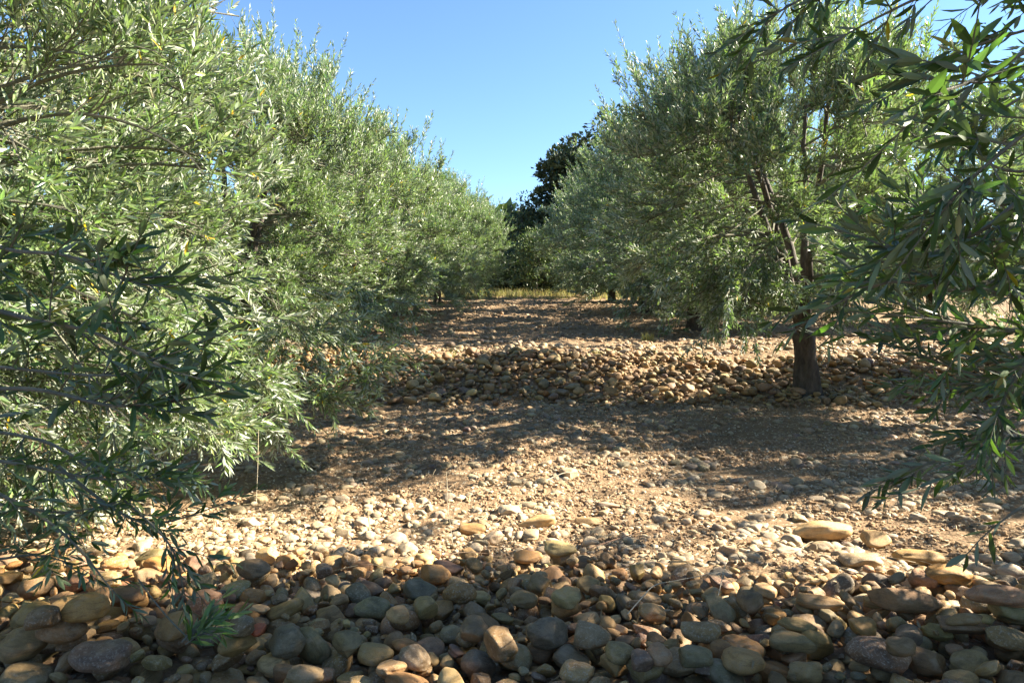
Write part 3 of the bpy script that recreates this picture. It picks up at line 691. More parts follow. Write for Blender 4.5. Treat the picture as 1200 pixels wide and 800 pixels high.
def olive_tree(base_xy, H, R, label, seed, off=(0, 0), n_sec=100, nb=7, ns=5, lod=1, trunk_r=.13, trunk_h=.75, bottom=.45, leaf=.052,
               node=.021, keep=None, group='olive trees planted in rows', extra=None, n_limb=5, water=60, yellow=.006, wscale=1.0, ry=1.0):
    global rng
    rng = np.random.default_rng(seed)
    bx, by = base_xy; bz = float(ground_z(bx, by)); root = empty('olive_tree', (bx, by, bz), label, 'olive tree', group)
    loc = np.array((bx, by, bz)); top = loc + np.array((off[0]*.06, off[1]*.06, trunk_h))
    trunk_mesh(loc, top, trunk_r, 'trunk', root, BARK)
    cz = (H+bottom)/2; c = loc + np.array((off[0], off[1], cz)); rz = (H-bottom)/2; rad = np.array((R, R*ry, rz))
    offn = rng.uniform(-40, 40, 3)
    def env(d): return (1 + .20*noise3(d*1.9+offn, 7) + .10*noise3(d*4+offn, 8))
    # main limbs
    limbs = []
    for i in range(n_limb):
        az = i*2*math.pi/n_limb + rng.normal(0, .25) + seed; el = math.radians(rng.uniform(28, 72))
        d = np.array((math.cos(az)*math.cos(el), math.sin(az)*math.cos(el), math.sin(el)))
        end = c + d*rad*np.array((.62, .62, .7)); end[2] = max(end[2], top[2]+.3)
        p1 = top + (end-top)*.35 + np.array((0, 0, .22)) + rng.normal(0, .09, 3)
        P = bez(top - np.array((0, 0, .05)), p1, end, np.linspace(0, 1, 14)); P[2:] += rng.normal(0, .012, P[2:].shape)
        pr = Parts(); tubes((P-loc)[None], (trunk_r*rng.uniform(.36, .5)*np.linspace(1, .22, 14)**.8)[None], 9, pr, (.2, .2, .2))
        pr.build('limb', [BARK], root, smooth=True); limbs.append(P)
    LP = np.concatenate([l[4:] for l in limbs])
    # secondary branches, out to the crown's skin
    g = nrm(rng.normal(0, 1, (n_sec, 3))*np.array([[1, 1, 1.15]]))
    pw = np.where(g[:, 2:3] < 0, 4.2, 2.3)
    g = g/((np.linalg.norm(g[:, :2], axis=1, keepdims=True)**pw + np.abs(g[:, 2:3])**pw)**(1/pw))
    tgt = c + g*rad*(rng.uniform(.55, .93, len(g))*env(nrm(g)))[:, None]
    tgt[:, 2] = np.maximum(tgt[:, 2], ground_z(tgt[:, 0], tgt[:, 1])+.16)
    crown = Parts(); sec = []
    for q_ in tgt:
        dd = np.linalg.norm(LP-q_, axis=1) + .25*np.maximum(LP[:, 2]-q_[2], 0) + rng.uniform(0, .3, len(LP))
        s = LP[np.argmin(dd)]; L_ = np.linalg.norm(q_-s)
        m = (s+q_)/2 + np.array((0, 0, .16*L_)) + rng.normal(0, .07*L_, 3)
        sec.append(bez(s, m, q_, np.linspace(0, 1, 10)))
    sec = np.array(sec); sr = (.013*np.linspace(1, .28, 10))[None].repeat(len(sec), 0)*rng.uniform(.7, 1.3, (len(sec), 1))
    # branchlets
    if keep is not None: sec = sec[keep(sec[:, -1]) | (rng.uniform(0, 1, len(sec)) < .15)]
    sr = (.013*np.linspace(1, .28, 10))[None].repeat(len(sec), 0)*rng.uniform(.7, 1.3, (len(sec), 1))
    tubes(sec, sr, 5, crown, (.2, .2, .15), 1)
    n = len(sec)*nb; si = np.repeat(np.arange(len(sec)), nb); t = rng.uniform(.22, 1, n); fi = t*8.99; i0 = fi.astype(int); fr = (fi-i0)[:, None]
    s = sec[si, i0]*(1-fr) + sec[si, i0+1]*fr; T = nrm(sec[si, i0+1]-sec[si, i0]); out = nrm((s-c)/rad)
    hgt = ((s-c)/rad)[:, 2:3]
    d = nrm(.5*T + .55*out + np.array([[0, 0, 1.]])*(.38+.45*hgt) + rng.normal(0, .38, (n, 3)))
    bl = rng.uniform(.18, .46, n)*(R/2)**.5; bend = np.concatenate([rng.normal(0, .1, (n, 2)), rng.normal(-.06, .14, (n, 1))+.12*hgt], 1)
    tt = np.linspace(0, 1, 5)[None, :, None]
    BP = s[:, None] + (d*bl[:, None])[:, None]*tt + (bend*bl[:, None])[:, None]*tt*tt
    bk = np.ones(n, bool) if keep is None else keep(BP[:, -1])
    tubes(BP[bk], (.0042*np.linspace(1, .4, 5))[None].repeat(bk.sum(), 0), 4, crown, (.2, .2, .15), 1)
    # leafy shoots
    m = n*ns; bi = np.repeat(np.arange(n), ns); t = rng.uniform(.15, 1, m)[:, None]
    s = BP[bi, 0] + (d*bl[:, None])[bi]*t + (bend*bl[:, None])[bi]*t*t
    out = nrm((s-c)/rad); hgt = ((s-c)/rad)[:, 2:3]
    dr = nrm(.75*d[bi] + .3*out + np.array([[0, 0, 1.]])*(.7+.55*hgt) + rng.normal(0, .36, (m, 3)))
    Ln = rng.uniform(.09, .27, m)
    if keep is not None:
        e = s + dr*Ln[:, None]; ok = keep(s) & keep(e); s, dr, Ln = s[ok], dr[ok], Ln[ok]
    e = s + dr*Ln[:, None]; ok = (e[:, 2] > ground_z(e[:, 0], e[:, 1]) + .05); s, dr, Ln = s[ok], dr[ok], Ln[ok]
    shoots_with_leaves(s, dr, Ln, crown, lod, leaf, node, yellow=yellow, width=.2*wscale)
    # long upright shoots that break the outline
    if water:
        g = nrm(rng.normal(0, 1, (water*4, 3)) + np.array([[0, 0, .7]])); g = g[g[:, 2] > .25][:water]
        s = c + g*rad*(.80*env(g))[:, None]; dr = nrm(g*.45 + np.array([[0, 0, 1.]]) + rng.normal(0, .22, (len(g), 3))); Ln = rng.uniform(.3, .9, len(g))
        if keep is not None: ok = keep(s) & keep(s+dr*Ln[:, None]); s, dr, Ln = s[ok], dr[ok], Ln[ok]
        shoots_with_leaves(s, dr, Ln, crown, lod, leaf, node*1.15, yellow=0, twig_r=.0022, width=.2*wscale)
    if extra is not None: extra(crown)
    crown.V = [v_-loc for v_ in crown.V]
    crown.build('crown', [OLIVE_LEAF, TWIG], root)
    return root

def hero_branch(crown, pts, side=10, sl=(.07, .16), br=.3, leaf=.040, lod=0, yellow=.01, up=0., r=.004, spread=1.0, node=.021, drop=0., tone=.55, felt=.3):  # default tone and felt paint shade into the near leaves
    """a branch through image points at given distances, with leafy side shoots"""
    P = np.array([at_depth(*p) for p in pts]); k = len(P)
    tt = np.linspace(0, k-1, 8*(k-1)+1); seg = np.minimum(tt.astype(int), k-2); f = (tt-seg)[:, None]
    Pm = P[np.maximum(seg-1, 0)]; P0 = P[seg]; P1 = P[seg+1]; P2 = P[np.minimum(seg+2, k-1)]
    C = .5*((2*P0) + (-Pm+P1)*f + (2*Pm-5*P0+4*P1-P2)*f*f + (-Pm+3*P0-3*P1+P2)*f**3)
    tubes(C[None], (r*np.linspace(1.3, .4, len(C)))[None], 6, crown, (.2, .2, .15), 1)
    T = nrm(np.gradient(C, axis=0)); n = side; j = np.sort((rng.uniform(.12, 1, n)*(len(C)-1)).astype(int))
    s = C[j]; d = nrm(T[j]*.8 + rng.normal(0, .5*spread, (n, 3)) + np.array([[0, 0, up]]))
    L_ = rng.uniform(*sl, n)
    keepi = np.ones(n, bool)
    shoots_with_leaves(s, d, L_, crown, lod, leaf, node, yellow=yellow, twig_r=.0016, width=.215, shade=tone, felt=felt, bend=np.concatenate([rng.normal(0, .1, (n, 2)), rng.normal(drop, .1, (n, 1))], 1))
    shoots_with_leaves(C[-3:-2], T[-3:-2], np.array([sl[1]*.9]), crown, lod, leaf, node, yellow=0, shade=tone, felt=felt)

def keep_alley(P):
    """pruned clear of the walking alley near the photographer"""
    u, v, d = project(P)
    dist = np.linalg.norm(P-np.array((0, 0, CAM_Z)), axis=-1)
    edge = 1085 + 60*noise2(v*.012, d*1.5, 78)
    return (dist > 1.4) & ((d < .2) | (u > edge) | (v < -60))
def keep_left(P):
    x, y, z = P[:, 0], P[:, 1], P[:, 2]
    dist = np.linalg.norm(P-np.array((0, 0, CAM_Z)), axis=-1)
    lim = -.235*y - .18 - .42*np.maximum(z-1.9, 0)*(y < 6) + .12*noise2(z*2.3, y*2.1, 77) - .55*sstep(.9, .3, z)*(y < 3.2)
    return (x < lim) & (dist > 1.25)

def extraL(cr):
    hb = lambda *a, **k: hero_branch(cr, *a, **k)
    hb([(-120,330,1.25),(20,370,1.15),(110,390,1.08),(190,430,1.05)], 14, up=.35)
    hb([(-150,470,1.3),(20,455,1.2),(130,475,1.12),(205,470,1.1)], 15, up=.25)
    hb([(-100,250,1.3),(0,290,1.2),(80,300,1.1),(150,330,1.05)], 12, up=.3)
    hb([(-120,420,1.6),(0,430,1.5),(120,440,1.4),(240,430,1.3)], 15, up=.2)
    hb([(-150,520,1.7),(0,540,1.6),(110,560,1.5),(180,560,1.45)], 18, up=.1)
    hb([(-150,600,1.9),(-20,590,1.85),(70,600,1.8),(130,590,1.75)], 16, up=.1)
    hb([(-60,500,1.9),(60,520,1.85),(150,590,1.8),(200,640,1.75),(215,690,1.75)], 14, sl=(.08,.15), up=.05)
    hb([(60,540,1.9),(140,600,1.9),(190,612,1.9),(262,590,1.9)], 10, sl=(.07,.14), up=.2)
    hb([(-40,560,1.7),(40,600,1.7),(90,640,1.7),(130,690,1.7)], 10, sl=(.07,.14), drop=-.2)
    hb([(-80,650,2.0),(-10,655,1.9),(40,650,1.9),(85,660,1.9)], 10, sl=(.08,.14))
def lowL(cr):
    extraL(cr)
    for pts in ([(120,300,5.2),(270,390,4.7),(350,440,4.5),(395,470,4.4)], [(120,370,4.7),(230,430,4.3),(285,480,4.2),(305,505,4.2)],
                [(230,320,5.8),(350,385,5.6),(400,400,5.5),(430,410,5.5)], [(150,420,4.0),(210,460,3.9),(250,490,3.8),(270,505,3.8)],
                [(200,280,5.0),(310,350,4.7),(380,400,4.6),(420,440,4.6)], [(100,340,3.8),(200,390,3.7),(270,430,3.6),(310,470,3.6)],
                [(250,300,6.2),(380,340,6.0),(430,365,6.0),(465,380,6.0)], [(60,420,3.4),(150,450,3.3),(200,480,3.2),(240,500,3.2)]):
        for k in range(3):
            p2 = [(u+rng.normal(0, 9)*(i+1)*.7, v+rng.normal(0, 7)*(i+1)*.6, d*(1+rng.normal(0, .02))) for i, (u, v, d) in enumerate(pts)]
            hero_branch(cr, p2, 30, sl=(.12, .28), leaf=.054, lod=1, yellow=.004, up=.12, spread=.85, tone=1., felt=1.)
def extraR(cr):
    hb = lambda *a, **k: hero_branch(cr, *a, **k)
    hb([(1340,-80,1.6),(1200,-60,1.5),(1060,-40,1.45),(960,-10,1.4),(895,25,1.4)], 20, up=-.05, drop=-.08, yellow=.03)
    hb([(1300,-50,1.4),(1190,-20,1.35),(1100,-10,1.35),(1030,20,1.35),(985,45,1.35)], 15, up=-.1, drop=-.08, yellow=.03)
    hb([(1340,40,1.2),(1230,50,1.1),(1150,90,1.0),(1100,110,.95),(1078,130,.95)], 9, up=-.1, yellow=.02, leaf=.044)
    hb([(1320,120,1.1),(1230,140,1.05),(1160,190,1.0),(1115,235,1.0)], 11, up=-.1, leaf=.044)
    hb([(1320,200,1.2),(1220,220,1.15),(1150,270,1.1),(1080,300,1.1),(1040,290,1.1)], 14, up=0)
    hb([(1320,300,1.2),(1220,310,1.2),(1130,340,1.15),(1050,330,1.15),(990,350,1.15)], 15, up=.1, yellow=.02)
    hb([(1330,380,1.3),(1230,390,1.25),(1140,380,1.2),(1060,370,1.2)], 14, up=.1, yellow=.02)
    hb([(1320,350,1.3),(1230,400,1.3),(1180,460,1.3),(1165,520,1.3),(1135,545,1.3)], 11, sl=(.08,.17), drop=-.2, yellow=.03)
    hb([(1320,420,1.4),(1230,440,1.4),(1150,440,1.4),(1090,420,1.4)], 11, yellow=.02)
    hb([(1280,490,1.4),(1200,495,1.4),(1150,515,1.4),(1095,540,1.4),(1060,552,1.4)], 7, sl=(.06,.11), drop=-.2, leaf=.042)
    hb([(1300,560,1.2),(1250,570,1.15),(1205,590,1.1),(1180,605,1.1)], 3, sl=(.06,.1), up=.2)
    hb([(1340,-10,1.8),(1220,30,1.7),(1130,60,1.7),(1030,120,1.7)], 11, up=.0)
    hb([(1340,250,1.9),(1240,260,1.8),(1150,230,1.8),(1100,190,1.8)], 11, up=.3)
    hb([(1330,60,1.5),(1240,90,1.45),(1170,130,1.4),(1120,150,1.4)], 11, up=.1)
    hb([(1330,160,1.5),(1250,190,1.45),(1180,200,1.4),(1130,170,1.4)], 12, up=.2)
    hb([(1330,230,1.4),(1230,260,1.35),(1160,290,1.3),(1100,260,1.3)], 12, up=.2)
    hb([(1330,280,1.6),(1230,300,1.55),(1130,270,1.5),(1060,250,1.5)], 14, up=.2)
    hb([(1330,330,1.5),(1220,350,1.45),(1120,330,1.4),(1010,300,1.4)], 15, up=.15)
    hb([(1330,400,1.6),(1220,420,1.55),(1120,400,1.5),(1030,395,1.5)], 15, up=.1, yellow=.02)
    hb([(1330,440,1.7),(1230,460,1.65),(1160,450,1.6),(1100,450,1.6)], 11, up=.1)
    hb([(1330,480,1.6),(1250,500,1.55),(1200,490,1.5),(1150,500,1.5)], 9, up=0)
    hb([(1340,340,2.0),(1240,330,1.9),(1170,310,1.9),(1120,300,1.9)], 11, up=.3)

olive_tree((-3.0, 3.3), 3.9, 2.2, 'nearest olive tree of the sunlit row, big leaves and low boughs over the stones', 11, n_sec=230, nb=8, ns=6, lod=0, bottom=-.05, keep=keep_left, extra=lowL, yellow=.006, leaf=.053, water=160)
olive_tree((-3.25, 8.0), 3.75, 2.15, 'second olive tree of the sunlit row, silvery and spiky against the sky', 12, n_sec=230, nb=8, ns=6, lod=1, bottom=-.15, water=300, leaf=.058, wscale=1.15)
olive_tree((3.5, 1.65), 4.3, 2.5, 'olive tree beside the camera whose dark boughs hang in front of the others', 13, n_sec=230, nb=7, ns=6, lod=1, bottom=.2, wscale=1.3, leaf=.058, keep=keep_alley, extra=extraR, yellow=.01)
olive_tree((3.25, 7.5), 3.62, 1.62, 'olive tree with its bare dark trunk rooted in the cobble bank', 14, off=(-.75, -.4), ry=1.6, n_sec=195, nb=7, ns=6, lod=1, bottom=.85, trunk_r=.128, trunk_h=.66, water=190, leaf=.058, wscale=1.15)
tA = olive_tree((-3.0, 12.5), 3.5, 2.15, 'third olive tree of the sunlit row, dense down to the ground', 15, n_sec=210, ry=1.15, nb=7, ns=6, lod=2, bottom=.05, leaf=.072, node=.026, water=220, wscale=1.2)
tB = olive_tree((3.5, 13.0), 4.5, 2.3, 'tall full olive tree just behind the one with the bare trunk', 16, n_sec=225, ry=1.18, nb=7, ns=6, lod=2, bottom=.1, leaf=.074, node=.027, water=200, wscale=1.2)
def copy_tree(src, x, y, rz, s, label):
    r = src.copy(); COL.objects.link(r); r.location = (x, y, float(ground_z(x, y))); r.rotation_euler = (0, 0, rz); r.scale = (s, s, s)
    r['label'] = label
    for ch in src.children:
        c_ = ch.copy(); COL.objects.link(c_); c_.parent = r
    return r
for a in [
    (tA, -2.75, 16.9, 3.3, 1.0, 'fourth olive tree of the sunlit row along the alley'),
    (tB, -2.35, 21.4, 3.0, .86, 'fifth olive tree of the sunlit row, near the far grass'),
    (tA, -1.95, 26.5, .2, .98, 'last olive tree of the sunlit row beside the far grass'),
    (tA, 3.5, 17.9, .25, 1.22, 'third olive tree of the shaded row, in front of the tall dark oak'),
    (tB, 3.3, 22.8, 2.9, .9, 'fourth olive tree of the shaded row, next to the dry grass'),
    (tA, 3.3, 27.6, .7, 1.05, 'last olive tree of the shaded row, almost hidden at the end'),
    (tB, 9.0, 14.6, 1.2, 1.1, 'olive tree of the outer row seen past the bare trunk, with sunny top'),
    (tA, 9.4, 19.5, 3.2, 1.15, 'olive tree of the outer row, farther and mostly hidden'),
    (tA, 7.9, 6.9, .6, 1.12, 'olive tree of the outer row behind the hanging dark boughs'),
    (tB, 9.3, .6, 3.3, .88, 'olive tree of the outer row beyond the frame edge, shading the stones'),
    (tB, 9.2, 24.0, 5.0, .9, 'farthest olive tree of the outer row'),
    (tA, -9.4, 5.0, 1.9, 1.0, 'olive tree in the row behind the sunlit one'),
    (tB, -9.2, 11.0, .3, .9, 'olive tree in the row behind, peeping between silvery crowns'),
    (tA, -9.0, 17.5, .3, 1.0, 'olive tree in the row behind, far along'),
    ]: copy_tree(*a)

# ------------------------------------------------------------------ broadleaf trees at the end of the alley
def leafy_tree(name, x, y, H, R, label, cat, seed, tint, nclump, leaf=.16, trunk=.3, bottom=1.2, per=90, clump=.75):
    global rng
    rng = np.random.default_rng(seed)
    bz = float(ground_z(x, y)); root = empty(name, (x, y, bz), label, cat, 'broadleaf trees at the end of the alley'); loc = np.array((x, y, bz))
    c = loc + np.array((0, 0, (H+bottom)/2)); rad = np.array((R, R, (H-bottom)/2))
    top = loc + np.array((0, 0, H*.45)); pr = Parts()
    t = np.linspace(0, 1, 10); P = bez(loc-np.array((0, 0, .2)), loc+np.array((.2, .1, H*.2)), top, t)
    tubes((P-loc)[None], (trunk*np.linspace(1.2, .6, 10))[None], 10, pr, (.1, .1, .1)); pr.build('trunk', [DARK_BARK], root, smooth=True)
    g = nrm(rng.normal(0, 1, (nclump, 3))); o_ = rng.uniform(-30, 30, 3)
    cc = c + g*rad*(rng.uniform(.45, .95, nclump)*(1+.22*noise3(g*2+o_, 3)))[:, None]
    for i in range(6):
        e = cc[rng.integers(nclump)]; lp = Parts(); Pq = bez(top-np.array((0, 0, H*.1)), (top+e)/2+np.array((0, 0, .3)), e, np.linspace(0, 1, 8))
        tubes((Pq-loc)[None], (trunk*.5*np.linspace(1, .2, 8))[None], 6, lp, (.1, .1, .1)); lp.build('limb', [DARK_BARK], root, smooth=True)
    cr = Parts(); n = nclump*per; ci = np.repeat(np.arange(nclump), per)
    q = nrm(rng.normal(0, 1, (n, 3))); cs = clump*rng.uniform(.6, 1.3, nclump)[ci]
    p = cc[ci] + q*(cs*rng.uniform(.3, 1, n)**.5)[:, None]*np.array([[1, 1, .62]])
    p[:, 2] = np.maximum(p[:, 2], bz+.1)
    D = nrm(q + rng.normal(0, .6, (n, 3))); U = nrm(np.array([[0, 0, 1.]]) + rng.normal(0, .5, (n, 3)))
    col = np.array([tint])*(1+.25*rng.normal(0, 1, (n, 1))).clip(.5, 1.7)
    leaf_geo(p-loc, D, U, leaf*rng.uniform(.7, 1.3, n), leaf*.62*rng.uniform(.7, 1.2, n), col, 2, cr)
    cr.build('crown', [OAK_LEAF], root); return root
leafy_tree('oak_tree', 5.3, 42, 10.6, 4.0, 'tall dark broadleaf tree rising above the olives at the end of the alley', 'tree', 31, (.022, .04, .016), 190, bottom=1.2, clump=1.0, per=190, leaf=.27)
leafy_tree('oak_tree', .9, 44, 6.3, 2.3, 'lower dark tree at the far end beside the tall dark one', 'tree', 32, (.035, .06, .025), 80, leaf=.18, bottom=.8)
leafy_tree('oak_tree', 9.5, 46, 9.5, 4.2, 'broad dark tree behind the olive crowns, mostly hidden', 'tree', 33, (.035, .055, .022), 120, leaf=.22)
leafy_tree('bush', 1.15, 35, 3.7, 1.2, 'yellow-green bush closing the end of the alley', 'bush', 34, (.075, .105, .028), 70, leaf=.13, trunk=.08, bottom=.2, clump=.5)
leafy_tree('bush', -1.4, 37, 3.2, 1.9, 'dark green bush at the end of the alley behind the last silvery tree', 'bush', 35, (.05, .075, .025), 70, leaf=.14, trunk=.08, bottom=.1, clump=.55)
leafy_tree('bush', .2, 39, 2.6, 1.9, 'low dark shrub between the bushes at the end of the alley', 'bush', 37, (.04, .06, .022), 90, leaf=.17, trunk=.06, bottom=-.3, clump=.6)
leafy_tree('bush', 2.3, 39.5, 3.0, 2.0, 'rounded dark shrub behind the yellow-green bush', 'bush', 38, (.04, .06, .022), 90, leaf=.17, trunk=.06, bottom=-.3, clump=.6)
leafy_tree('bush', 3.6, 36, 3.4, 1.8, 'dark bush under the tall dark tree', 'bush', 36, (.045, .07, .025), 70, leaf=.14, trunk=.08, bottom=.1, clump=.55)

# ------------------------------------------------------------------ grass, weeds, straw
def blades(S, H, W, lean, col, parts):
    n = len(S); az = rng.uniform(0, 6.28, n); d = np.stack([np.cos(az), np.sin(az), 0*az], 1)*lean[:, None] ; side = np.stack([-np.sin(az), np.cos(az), 0*az], 1)*W[:, None]
    ts = [0, .4, .75, 1.]; V = []
    for t in ts:
        c = S + d*(H*t*t)[:, None] + np.array([[0, 0, 1.]])*(H*t*(1-.25*t*lean))[:, None]
        w_ = side*(1-t)*.5 + side*.02; V += [c-w_, c+w_]
    V = np.stack(V, 1).reshape(-1, 3); o = (np.arange(n)*8)[:, None, None]
    q = np.array([(0, 1, 3, 2), (2, 3, 5, 4), (4, 5, 7, 6)]); parts.add(V, (q[None]+o).reshape(-1, 4), np.repeat(col, 8, 0))
rng = np.random.default_rng(78)
# far wood closing the view
fw = Parts(); nc = 800; ang = rng.uniform(-2.6, 2.6, nc); rr_ = rng.uniform(56, 75, nc); cx = np.sin(ang)*rr_; cyy = np.cos(ang)*rr_
hh = 1.4 + rng.uniform(0, 1, nc)*(4.0 + 2.0*noise2(ang*3, ang*0+2, 70)); per = 170; ci = np.repeat(np.arange(nc), per); q = nrm(rng.normal(0, 1, (nc*per, 3)))
p = np.stack([cx, cyy, hh], 1)[ci] + q*np.array([[2.6, 2.6, 1.9]])*rng.uniform(.4, 1, (nc*per, 1))**.5; p[:, 2] = np.maximum(p[:, 2], 1.45)
leaf_geo(p, nrm(q+rng.normal(0, .6, q.shape)), nrm(np.array([[0, 0, 1.]])+rng.normal(0, .6, q.shape)), rng.uniform(.8, 1.5, len(p)), rng.uniform(.6, 1.1, len(p)), np.array([[.035, .055, .02]])*rng.uniform(.6, 1.4, (len(p), 1)), 2, fw)
tag(fw.build('far_woods', [OAK_LEAF]), 'dark green woods beyond the orchard', kind='stuff')
rng = np.random.default_rng(77)
gp = Parts(); n = 9000; x = rng.uniform(-4, 7, n); y = rng.uniform(25.5, 34, n); k = noise2(x*.9, y*.9, 61) > -.3; x, y = x[k], y[k]; n = len(x)
blades(np.stack([x, y, ground_z(x, y)-.02], 1), rng.uniform(.15, .5, n), rng.uniform(.008, .018, n), rng.uniform(.1, .7, n),
       np.array([[.38, .27, .15]])*rng.uniform(.7, 1.2, (n, 1))*np.where(rng.uniform(0, 1, (n, 1)) < .3, np.array([[.5, .8, .5]]), 1.), gp)
tag(gp.build('dry_grass', [GRASS]), 'pale yellow dry grass at the far end of the alley', kind='stuff')
def weed(u, v, label, nb, h, col, spread=.035, name='weed_tuft'):
    P, t = at_ground(u, v); P = np.array((P[0], P[1], float(ground_z(P[0], P[1])))); pr = Parts()
    S = np.stack([rng.normal(0, spread, nb), rng.normal(0, spread*.7, nb), 0*np.ones(nb)], 1); S[:, 2] = ground_z(P[0]+S[:, 0], P[1]+S[:, 1]) - P[2]
    blades(S, h*rng.uniform(.4, 1.1, nb), h*.05*rng.uniform(.5, 1.3, nb), rng.uniform(.1, 1.1, nb), np.array([col])*rng.uniform(.7, 1.3, (nb, 1)), pr)
    o = pr.build(name, [GRASS]); o.location = tuple(P); tag(o, label, 'weed', 'weeds growing in the soil')
GR = (.10, .17, .04); DG = (.30, .26, .10)
for a in [
    (178,563,'pale green weed tuft at the shade edge behind the dangling olive branch',60,.10,(.20,.24,.09),.035),
    (310,572,'small green weed tuft beside the thin white stalk',26,.06,GR),
    (340,440,'green weeds under the second silvery olive tree',60,.14,GR),
    (480,460,'sparse weed tuft on the cobble bank in the alley',30,.10,(.16,.2,.06)),
    (385,445,'green weed tuft at the top of the bank below the sunlit row',40,.16,GR),
    (530,418,'dry weed tuft on the bank crest in the middle of the alley',26,.14,DG),
    (700,418,'thin dry weed tuft on the bank crest short of the trunk',30,.12,DG),
    (930,466,'grey-green weed tuft at the foot of the bare olive trunk',44,.14,(.12,.16,.06)),
    (1005,430,'green weed tuft on the bank behind the hanging leaves',46,.14,GR,.03),
    (1110,572,'green weed tuft in the shade under the hanging sprig',60,.09,GR,.03),
    (760,400,'low dry weeds at the edge of the shaded olive row',90,.2,DG,.05),
    ]: weed(*a)
# dead leaves and straw caught between the front cobbles
def heap_top(x, y):
    i = ((y-FRONT.y0)/FRONT.res).astype(int); j = ((x-FRONT.x0)/FRONT.res).astype(int); return FRONT.H[i, j]
lt = Parts(); n = 900; x = rng.uniform(-3, 3.6, n); y = rng.uniform(1.3, 3.6, n)
cl = noise2(x*2.5, y*2.5, 91) > -.1; x, y = x[cl], y[cl]; n = len(x); p = np.stack([x, y, heap_top(x, y)+.004], 1)
az = rng.uniform(0, 6.28, n); D = nrm(np.stack([np.cos(az), np.sin(az), rng.normal(0, .25, n)], 1)); U = nrm(np.array([[0, 0, 1.]])+rng.normal(0, .4, (n, 3)))
leaf_geo(p, D, U, rng.uniform(.022, .045, n), rng.uniform(.006, .010, n), np.array([[.26, .18, .09]])*rng.uniform(.5, 1.5, (n, 1)), 0, lt, curl=rng.normal(0, .35, n))
n = 2600; x = rng.uniform(-3.3, 4.6, n); y = 2.9 + 5.6*rng.uniform(0, 1, n); cl = noise2(x*1.3, y*1.3, 92) > -.1; x, y = x[cl], y[cl]; n = len(x)
p = np.stack([x, y, ground_z(x, y)+ground_fine(x, y)+.008], 1); az = rng.uniform(0, 6.28, n); D = nrm(np.stack([np.cos(az), np.sin(az), rng.normal(0, .3, n)], 1))
leaf_geo(p, D, nrm(np.array([[0, 0, 1.]])+rng.normal(0, .5, (n, 3))), rng.uniform(.025, .05, n), rng.uniform(.007, .012, n), np.array([[.30, .22, .12]])*rng.uniform(.4, 1.4, (n, 1)), 1, lt)
tag(lt.build('dead_leaves', [STRAW]), 'curled dead olive leaves caught among the cobbles', kind='stuff')
# straw litter
sp_ = Parts(); n = 5200; x = rng.uniform(-3, 4, n); y = 2.6+4.6*rng.uniform(0, 1, n)**1.2; k = noise2(x*1.4, y*1.4, 66) > -.1; x, y = x[k], y[k]; n = len(x)
az = rng.uniform(0, 6.28, n); L_ = rng.uniform(.02, .11, n); s = np.stack([x, y, ground_z(x, y)+ground_fine(x, y)+.008+rng.uniform(0, .015, n)], 1)
d = np.stack([np.cos(az), np.sin(az), rng.normal(0, .12, n)], 1)*L_[:, None]; tt = np.linspace(0, 1, 4)[None, :, None]; b = rng.normal(0, .2, (n, 3))*L_[:, None]; b[:, 2] = np.abs(b[:, 2])*.4
P = s[:, None] + d[:, None]*tt + b[:, None]*(4*tt*(1-tt)*.5)
tubes(P, np.full((n, 4), .0009)*rng.uniform(.6, 1.6, (n, 1)), 3, sp_, (.42, .34, .2))
tag(sp_.build('straw_litter', [STRAW]), 'dry straw and fine twigs scattered over the soil', kind='stuff')
def stalk(pts, r, label, col=(.55, .48, .34), name='dry_stalk', side=0):
    P = np.array(pts, float); P0 = P[0].copy(); pr = Parts(); k = len(P); tt = np.linspace(0, k-1, 6*(k-1)+1)
    C = np.stack([np.interp(tt, range(k), P[:, i]) for i in range(3)], 1); C[1:-1] = (C[:-2]+C[1:-1]+C[2:])/3
    tubes((C-P0)[None], (r*np.linspace(1, .5, len(C)))[None], 5, pr, col)
    for i in range(side):
        j = rng.integers(len(C)//3, len(C)-1); e = C[j] + rng.normal(0, .03, 3) + np.array((0, 0, .02))
        tubes((np.array([C[j], (C[j]+e)/2, e])-P0)[None], (r*.5*np.ones(3))[None], 4, pr, col)
    o = pr.build(name, [STRAW], smooth=True); o.location = tuple(P0); tag(o, label, 'dry stalk', 'dry stalks and straws')
def gpt(u, v, dz=0.): 
    p, t = at_ground(u, v); return np.array((p[0], p[1], float(ground_z(p[0], p[1]))+dz)), t
def upright(u, v0, v1, du, r, label, side=0, r2=None):
    b, t = gpt(u, v0); tp = at_depth(u+du, v1, t); m = (b+tp)/2 + np.array((du*.001, 0, 0)); stalk([b, m, tp], r, label, side=side)
upright(300, 592, 500, 3, .0022, 'thin white dry stalk standing upright at the edge of the sunlit strip')
upright(531, 640, 552, -8, .0016, 'tall thin dry stalk beside the angular ochre cobble', side=4)
upright(1040, 612, 590, 3, .003, 'short broken straw stump standing in the sunlit soil')
upright(525, 612, 560, -1, .0014, 'fine dry grass stem close to the ochre cobble', side=1)
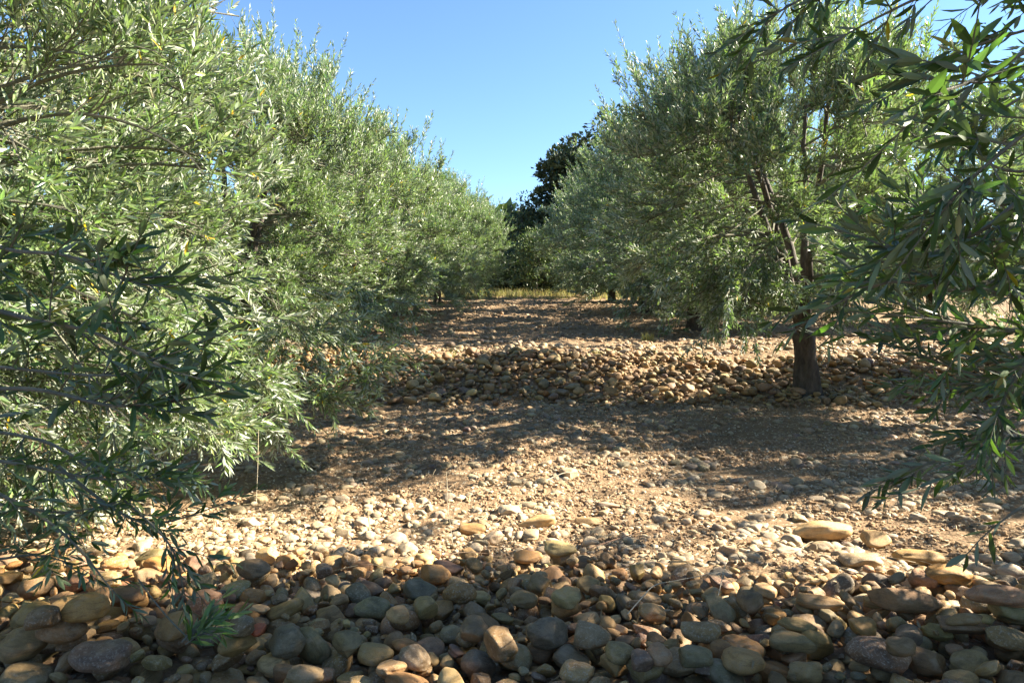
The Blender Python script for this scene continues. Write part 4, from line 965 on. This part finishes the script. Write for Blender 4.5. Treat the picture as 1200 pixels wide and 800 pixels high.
def lying(pts, r, label, col=(.45, .37, .23), lift=.02):
    P = []
    for (u, v, dz) in pts:
        p, t = gpt(u, v, dz); P.append(p)
    stalk(P, r, label, col)
lying([(640,566,.02),(662,562,.05),(690,562,.04),(705,566,.02)], .003, 'pale bent straw arching over the soil at the back of the sunlit strip', (.6,.52,.38))
lying([(735,757,.10),(765,742,.16),(800,722,.13),(850,708,.12)], .0022, 'long pale bent straw lying across the shaded cobbles', (.5,.42,.28))
lying([(500,668,.05),(545,662,.06),(590,664,.05)], .002, 'thin brown straw on the edge of the shaded cobbles', (.3,.2,.12))
lying([(690,655,.05),(740,640,.06),(790,632,.05)], .0025, 'reddish brown twig lying beside the domed cream cobble', (.22,.12,.07))
lying([(480,690,.07),(430,684,.08),(390,690,.07)], .0018, 'straight thin straw among the shaded cobbles', (.4,.33,.2))
lying([(1090,612,.03),(1130,618,.04),(1160,622,.03)], .0025, 'thin brown twig on the sunlit soil near the edge sprig', (.25,.16,.1))
lying([(838,748,.10),(846,722,.14),(850,706,.16)], .0018, 'thin straw standing among cobbles beside the round flat brown one', (.5,.42,.28))

# fallen green sprig on the front cobbles
def sprig(u, v, label, n=8, d=1.62, up=.5):
    P = at_depth(u, v, d); root = empty('olive_sprig', P, label, 'olive sprig')
    cr = Parts(); S = np.tile(P, (n, 1)) + rng.normal(0, .008, (n, 3)); az = rng.uniform(-.3, .9, n)
    D = nrm(np.stack([np.cos(az), np.sin(az)*.6, rng.uniform(.15, .9, n)], 1)); shoots_with_leaves(S, D, rng.uniform(.05, .11, n), cr, 0, .045, .018, yellow=0, width=.19, shade=.8, felt=.15)
    cr.V = [q-P for q in cr.V]; cr.build('leafy_shoot', [OLIVE_LEAF, TWIG], root)
    st = Parts(); E = at_depth(u-60, v-70, d*1.02); C = bez(P, (P+E)/2+np.array((0, 0, -.02)), E, np.linspace(0, 1, 8)); tubes((C-P)[None], np.full((1, 8), .002), 5, st, (.2,.15,.1))
    st.build('stem', [TWIG], root, smooth=True)
sprig(222, 748, 'fallen green olive sprig lying on the shaded cobbles')
